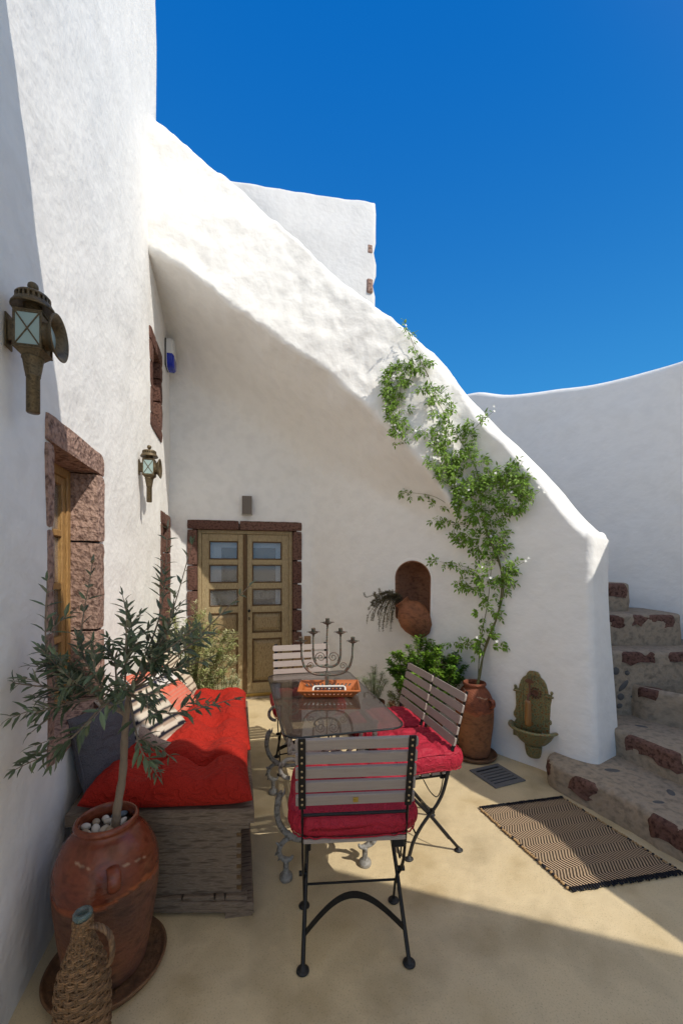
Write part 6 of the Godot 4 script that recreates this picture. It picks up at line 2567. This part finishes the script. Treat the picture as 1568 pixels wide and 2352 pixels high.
		# side twigs
		for b in 3:
			var i0 := rng.randi_range(6, 20)
			var o := pts[i0]
			var tn := (pts[i0 + 1] - pts[i0 - 1]).normalized()
			var d := (tn + Vector3(rng.randf_range(-1, 1), rng.randf_range(-0.6, 0.9), rng.randf_range(-1, 1))).normalized()
			var l := rng.randf_range(0.07, 0.15)
			var q := curve([o, o + d * l * 0.5 + Vector3(0, 0.008, 0), o + d * l], 5)
			for i in q.size():
				var wp: Vector3 = q[i] + foot
				q[i].x += maxf(0.0, wall_x.call(wp) - wp.x)
			tw.tube(q, 0.0014, 5, false)
			grow.call(q, 2, 2, 0.9)
	obj("twigs", tw, M.bark, t)
	# the nearest leaves are parts of their own, the rest one mass
	places.sort_custom(func(a, b): return a[0].z > b[0].z)
	var rest := MB.new()
	for k in places.size():
		var p: Array = places[k]
		var y: Vector3 = p[1]
		var up := Vector3(rng.randf_range(-0.5, 0.5), 1.0, rng.randf_range(-0.4, 0.9)).normalized()
		var x := y.cross(up)
		if x.length() < 0.05:
			x = y.cross(Vector3.RIGHT)
		x = x.normalized()
		var z := x.cross(y).normalized()
		var sc: float = p[2]
		if k < 300:
			var o := inst("leaf", meshes[rng.randi_range(0, 4)], M.olive_leaf, t)
			o.transform = Transform3D(Basis(x * sc, y * sc, z * sc), p[0])
		else:
			var g := rng.randf_range(0.9, 1.8)
			rest.tint(Color(0.074 * g, 0.098 * g, 0.048 * g))
			leaf(rest, p[0], y, z, 0.066 * sc, 0.0172 * sc, rng.randf_range(-0.1, 0.35), Color(0.22, 0.24, 0.17))
	var ro := obj("leaves", rest, M.olive_leaf, t)
	ro.set_meta("kind", "stuff")


# a point on the face of the stair wall, from x and height, some way out from it
func wall_face(x: float, y: float, off: float) -> Vector3:
	var zb := at_x(base_line, x)
	var zr := at_x(rail_line, x)
	var lo := lut([[-1.75, 4.24], [-0.98, 3.78], [-0.32, 3.345], [0.175, 2.92], [0.83, 2.21], [1.0, 1.98], [1.2, 1.8], [1.4, 1.6], [1.75, 1.45]], x, true)
	zr = lerpf(zb, zr, smoothstep(1.30, 0.72, x))
	var ov := maxf(zb - zr, 0.001)
	var tt := clampf((y - (lo - 0.5 * ov)) / (0.5 * ov + 0.01), 0.0, 1.0)
	var z := zb - ov * (1.0 - sqrt(1.0 - tt * tt))
	var sl := (at_x(base_line, x + 0.05) - at_x(base_line, x - 0.05)) / 0.1
	if tt > 0.9 and x < 1.0:
		sl = (at_x(rail_line, x + 0.05) - at_x(rail_line, x - 0.05)) / 0.1
	var n := Vector3(sl, 0, 1).normalized()
	return Vector3(x, y, -z) + n * (off + 0.012)


func jasmine() -> void:
	var t := thing("jasmine", "white flowering jasmine climbing the curved wall from the orange-brown jar up over the stair parapet", "climber", Vector3(1.1, 0.52, -3.32))
	var o := Vector3(1.1, 0.52, -3.32)
	rng.seed = 77
	var lines := [
		[[1.163, 0.534], [1.199, 0.8], [1.27, 1.168], [1.281, 1.517], [1.191, 1.896], [1.15, 2.281], [1.001, 2.622], [0.823, 2.884], [0.738, 3.097]],
		[[1.143, 0.526], [1.174, 0.866], [1.21, 1.232], [1.24, 1.553], [1.26, 1.9]],
		[[0.738, 3.097], [0.651, 3.295], [0.563, 3.531]],
		[[0.738, 3.097], [0.599, 3.192], [0.454, 3.207], [0.399, 3.023], [0.454, 2.794], [0.545, 2.53]],
		[[1.017, 1.971], [0.868, 2.134], [0.65, 2.238]],
		[[1.1, 1.865], [1.012, 1.9], [0.937, 1.933]],
		[[1.18, 1.464], [1.078, 1.519], [0.934, 1.559]],
		[[1.276, 1.343], [1.347, 1.483], [1.422, 1.55]],
		[[1.273, 1.889], [1.401, 1.977], [1.497, 2.062]],
		[[1.062, 2.576], [1.164, 2.678], [1.259, 2.745]],
		[[0.953, 2.557], [0.823, 2.647], [0.659, 2.629]],
		[[0.984, 2.374], [0.856, 2.317], [0.772, 2.396]],
		[[1.218, 2.167], [1.35, 2.182], [1.462, 2.181]],
		[[1.251, 0.99], [1.18, 0.866], [1.078, 0.859]],
		[[1.047, 2.366], [0.889, 2.457], [0.789, 2.541]],
		[[1.286, 2.158], [1.376, 2.244], [1.413, 2.303]],
		[[0.823, 2.866], [0.755, 2.985], [0.704, 2.974]],
		[[1.155, 1.701], [1.104, 1.742], [1.076, 1.801]],
		[[1.228, 1.376], [1.143, 1.335], [1.104, 1.388]],
		[[0.46, 3.19], [0.42, 2.95], [0.48, 2.70]],
		[[0.55, 3.18], [0.50, 2.95], [0.50, 2.62]],
		[[1.15, 2.281], [1.22, 2.05], [1.25, 1.75]],
	]
	var clumps := [[1.206, 2.067, 0.21, 0.19, 230], [1.298, 2.156, 0.13, 0.12, 100], [0.984, 2.552, 0.15, 0.15, 130], [1.092, 2.29, 0.15, 0.16, 170], [0.839, 2.844, 0.08, 0.12, 60], [0.454, 3.06, 0.085, 0.15, 110], [0.49, 2.791, 0.07, 0.19, 60], [0.651, 3.191, 0.09, 0.045, 35], [1.201, 1.75, 0.12, 0.16, 130], [1.24, 1.447, 0.10, 0.17, 120], [1.216, 1.161, 0.07, 0.11, 45], [1.224, 0.913, 0.07, 0.10, 45], [0.921, 2.292, 0.09, 0.07, 30], [1.363, 2.014, 0.08, 0.08, 40]]
	var st := MB.new()
	var lf := MB.new()
	var fl := MB.new()
	var put_leaf := func(p: Vector3, dir: Vector3, size: float) -> void:
		var g := rng.randf_range(0.6, 1.5)
		lf.tint(Color(0.15 * g, 0.26 * g, 0.032 * g).lerp(Color(0.24, 0.31, 0.05), 0.25 if rng.randf() < 0.2 else 0.0))
		leaf(lf, p, dir, Vector3(rng.randf_range(-0.5, 0.5), 0.7, 0.8).normalized(), size, size * 0.42, rng.randf_range(0.1, 0.5))
	var spray := func(x: float, y: float, off: float, d: Vector3, n: int) -> void:
		# a compound leaf: leaflets along a thin stalk
		var p: Vector3 = wall_face(x, y, off) - o
		var e := p + d * 0.05
		st.tint(Color.WHITE)
		st.tube(PackedVector3Array([p, (p + e) * 0.5 + Vector3(0, 0.004, 0), e]), 0.0009, 4, false)
		var s := d.cross(Vector3(0, 0, 1)).normalized()
		for k in n:
			var f := (k / 2 + 1.0) / (n / 2 + 1.0)
			var sg := 1.0 if k % 2 == 0 else -1.0
			put_leaf.call(p.lerp(e, f), (s * sg + d * 0.6 + Vector3(0, -0.15, 0.25 * rng.randf())).normalized(), rng.randf_range(0.024, 0.042))
		put_leaf.call(e, (d + Vector3(0, -0.2, 0.1)).normalized(), rng.randf_range(0.03, 0.045))
	var flower := func(p: Vector3, n: Vector3) -> void:
		var x := n.cross(Vector3.UP).normalized()
		var y := n.cross(x)
		var a0 := rng.randf() * TAU
		for k in 5:
			var a := a0 + TAU * k / 5
			leaf(fl, p, x * cos(a) + y * sin(a) + n * 0.15, n, 0.0145, 0.007, 0.1)
		st.tube(PackedVector3Array([p - n * 0.016, p]), 0.001, 4, false)
	for li in lines.size():
		var l: Array = lines[li]
		var pts := []
		for k in l.size():
			var off := 0.02 + 0.015 * sin(k * 2.0 + li)
			if li > 3:
				off = 0.025 + 0.05 * k / l.size()
			if li < 2 and k == 0:
				pts.append(Vector3(1.075 + 0.015 * li, 0.52, -3.31) - o)
			else:
				pts.append(wall_face(l[k][0], l[k][1], off) - o)
		var c := curve(pts, 9)
		var rr := PackedFloat32Array()
		for i in c.size():
			rr.append(lerpf(0.0075 if li == 0 else 0.0045 if li < 3 else 0.0022, 0.0012, float(i) / c.size()))
		st.tube(c, rr, 6, false)
		if li == 0:
			var c2 := PackedVector3Array()
			for i in c.size() / 2:
				c2.append(c[i] + Vector3(0.012 * sin(i * 0.35), 0, 0.012 * cos(i * 0.35)))
			st.tube(c2, 0.0045, 6, false)
		var every := 2 if li > 1 else 5
		for i in range(4 if li > 1 else 8, c.size(), every):
			var p := c[i] + o
			for q in (2 if p.y > 1.25 or li > 1 else 1):
				var d := Vector3(rng.randf_range(-1, 1), rng.randf_range(-0.8, 0.6), rng.randf_range(0.0, 0.8)).normalized()
				spray.call(p.x + rng.randf_range(-0.01, 0.01), p.y, (0.03 + 0.04 * rng.randf()) if li > 1 else 0.03, d, 4)
		if li > 1 and li != 5:
			for q in 2:
				var e := c[c.size() - 1] + Vector3(rng.randf_range(-0.03, 0.03), rng.randf_range(-0.01, 0.035), rng.randf_range(0.0, 0.03))
				flower.call(e, Vector3(rng.randf_range(-0.5, 0.5), 0.3, 1).normalized())
	for c in clumps:
		for k in int(c[4] * (0.54 if c[1] > 1.6 else 0.36)):
			var a := rng.randf() * TAU
			var r := sqrt(rng.randf())
			var x: float = c[0] + cos(a) * r * c[2]
			var y: float = c[1] + sin(a) * r * c[3]
			var thick := (1.0 - r * 0.75) * 0.15
			var d := Vector3(cos(a) + rng.randf_range(-0.6, 0.6), sin(a) * 0.6 + rng.randf_range(-0.9, 0.4), rng.randf_range(0.1, 0.9)).normalized()
			spray.call(x, y, 0.01 + thick * rng.randf(), d, 4 if rng.randf() < 0.7 else 6)
			if rng.randf() < 0.03:
				flower.call(wall_face(x, y, thick + 0.03) - o, Vector3(rng.randf_range(-0.5, 0.5), 0.35, 1).normalized())
	obj("stems", st, M.stem, t)
	var lo := obj("leaves", lf, M.leaf, t)
	lo.set_meta("kind", "stuff")
	var fo := obj("flowers", fl, M.blossom, t)
	fo.set_meta("kind", "stuff")


# an upright bushy plant in a clay pot
func bush(called: String, label: String, at: Vector3, pot_r: float, pot_h: float, stems: int, height: float, spread: float, leaf_len: float, leaf_w: float, cols: Array, seedv: int, droop := 0.0, density := 1.0) -> void:
	var pt := thing("plant_pot", "round clay pot holding the " + called.replace("_", " "), "pot", at)
	var pm := MB.new()
	pm.shade = func(p: Vector3) -> Color:
		return Color(0.36, 0.14, 0.055).lerp(Color(0.2, 0.085, 0.04), nz.get_noise_3dv(p * 6.0 + at) * 0.5 + 0.5)
	pm.lathe(PackedVector2Array([Vector2(0, 0.0), Vector2(pot_r * 0.7, 0.0), Vector2(pot_r * 0.92, pot_h * 0.85), Vector2(pot_r, pot_h * 0.86), Vector2(pot_r, pot_h), Vector2(pot_r * 0.9, pot_h), Vector2(pot_r * 0.86, pot_h * 0.9), Vector2(0, pot_h * 0.88)]), 32)
	obj("body", pm, M.clay, pt)
	var t := thing(called, label, "plant", at + Vector3(0, pot_h * 0.88, 0))
	rng.seed = seedv
	var st := MB.new()
	var lf := MB.new()
	for k in stems:
		var a := rng.randf() * TAU
		var r := sqrt(rng.randf())
		var base := Vector3(cos(a), 0, sin(a)) * r * pot_r * 0.5
		var h := height * rng.randf_range(0.6, 1.0) * (1.0 - 0.35 * r)
		var out := Vector3(cos(a), 0, sin(a)) * r * spread
		var tip := base + out + Vector3(0, h, 0)
		var c := curve([base, base + out * 0.35 + Vector3(0, h * 0.45, 0), base + out * 0.8 + Vector3(0, h * 0.85, 0), tip + Vector3(0, -droop * r, 0) + out * droop], 8)
		st.tube(c, 0.0022, 5, false)
		var mixc: Color = cols[rng.randi_range(0, cols.size() - 1)]
		var step := 1
		for i in range(3, c.size(), step):
			var f := float(i) / c.size()
			for q in int(4 * density) + (2 if f > 0.6 else 0):
				var an := rng.randf() * TAU
				var d := (Vector3(cos(an), rng.randf_range(0.0, 0.9), sin(an))).normalized()
				var g := rng.randf_range(0.65, 1.4)
				lf.tint(Color(mixc.r * g, mixc.g * g, mixc.b * g))
				var pp := c[i].lerp(c[mini(i + 1, c.size() - 1)], rng.randf())
				var stalk := d * rng.randf_range(0.0, 0.02)
				leaf(lf, pp + stalk, d, Vector3.UP, leaf_len * rng.randf_range(0.6, 1.15), leaf_w * rng.randf_range(0.7, 1.1), rng.randf_range(0.0, 0.4))
	obj("stems", st, M.stem, t)
	var lo := obj("foliage", lf, M.leaf, t)
	lo.set_meta("kind", "stuff")


func shrubs() -> void:
	bush("grey_green_shrub", "tall pale grey-green shrub in the sun behind the far end of the chest bench", C(-0.40, 0, 3.68), 0.16, 0.30, 96, 1.02, 0.30, 0.040, 0.0105, [Color(0.36, 0.38, 0.16), Color(0.27, 0.31, 0.11), Color(0.44, 0.43, 0.24)], 61, 0.0, 1.2)
	bush("silver_shrub", "low silvery flowering plant between the tall shrub and the double door", C(-0.16, 0, 3.80), 0.12, 0.22, 40, 0.52, 0.12, 0.014, 0.006, [Color(0.52, 0.52, 0.36), Color(0.42, 0.44, 0.26)], 62, 0.0, 1.5)
	bush("basil_bush", "bright green bushy herb behind the right hand chairs, below the wall niche", Vector3(0.72, 0, -3.50), 0.15, 0.24, 90, 0.80, 0.27, 0.034, 0.019, [Color(0.10, 0.20, 0.018), Color(0.14, 0.25, 0.025), Color(0.075, 0.15, 0.02)], 63, 0.0, 1.5)
	bush("rosemary", "small grey-green rosemary like plant against the wall, seen past the table's far corner", Vector3(0.30, 0, -3.92), 0.11, 0.24, 26, 0.38, 0.13, 0.034, 0.0035, [Color(0.30, 0.35, 0.21), Color(0.22, 0.27, 0.14)], 64, 0.0, 1.3)
	bush("red_tipped_herb", "sparse herb with reddish tips low beside the bright green bush", Vector3(0.50, 0, -3.42), 0.09, 0.18, 16, 0.42, 0.13, 0.022, 0.010, [Color(0.14, 0.17, 0.03), Color(0.20, 0.10, 0.05)], 65, 0.0, 0.8)
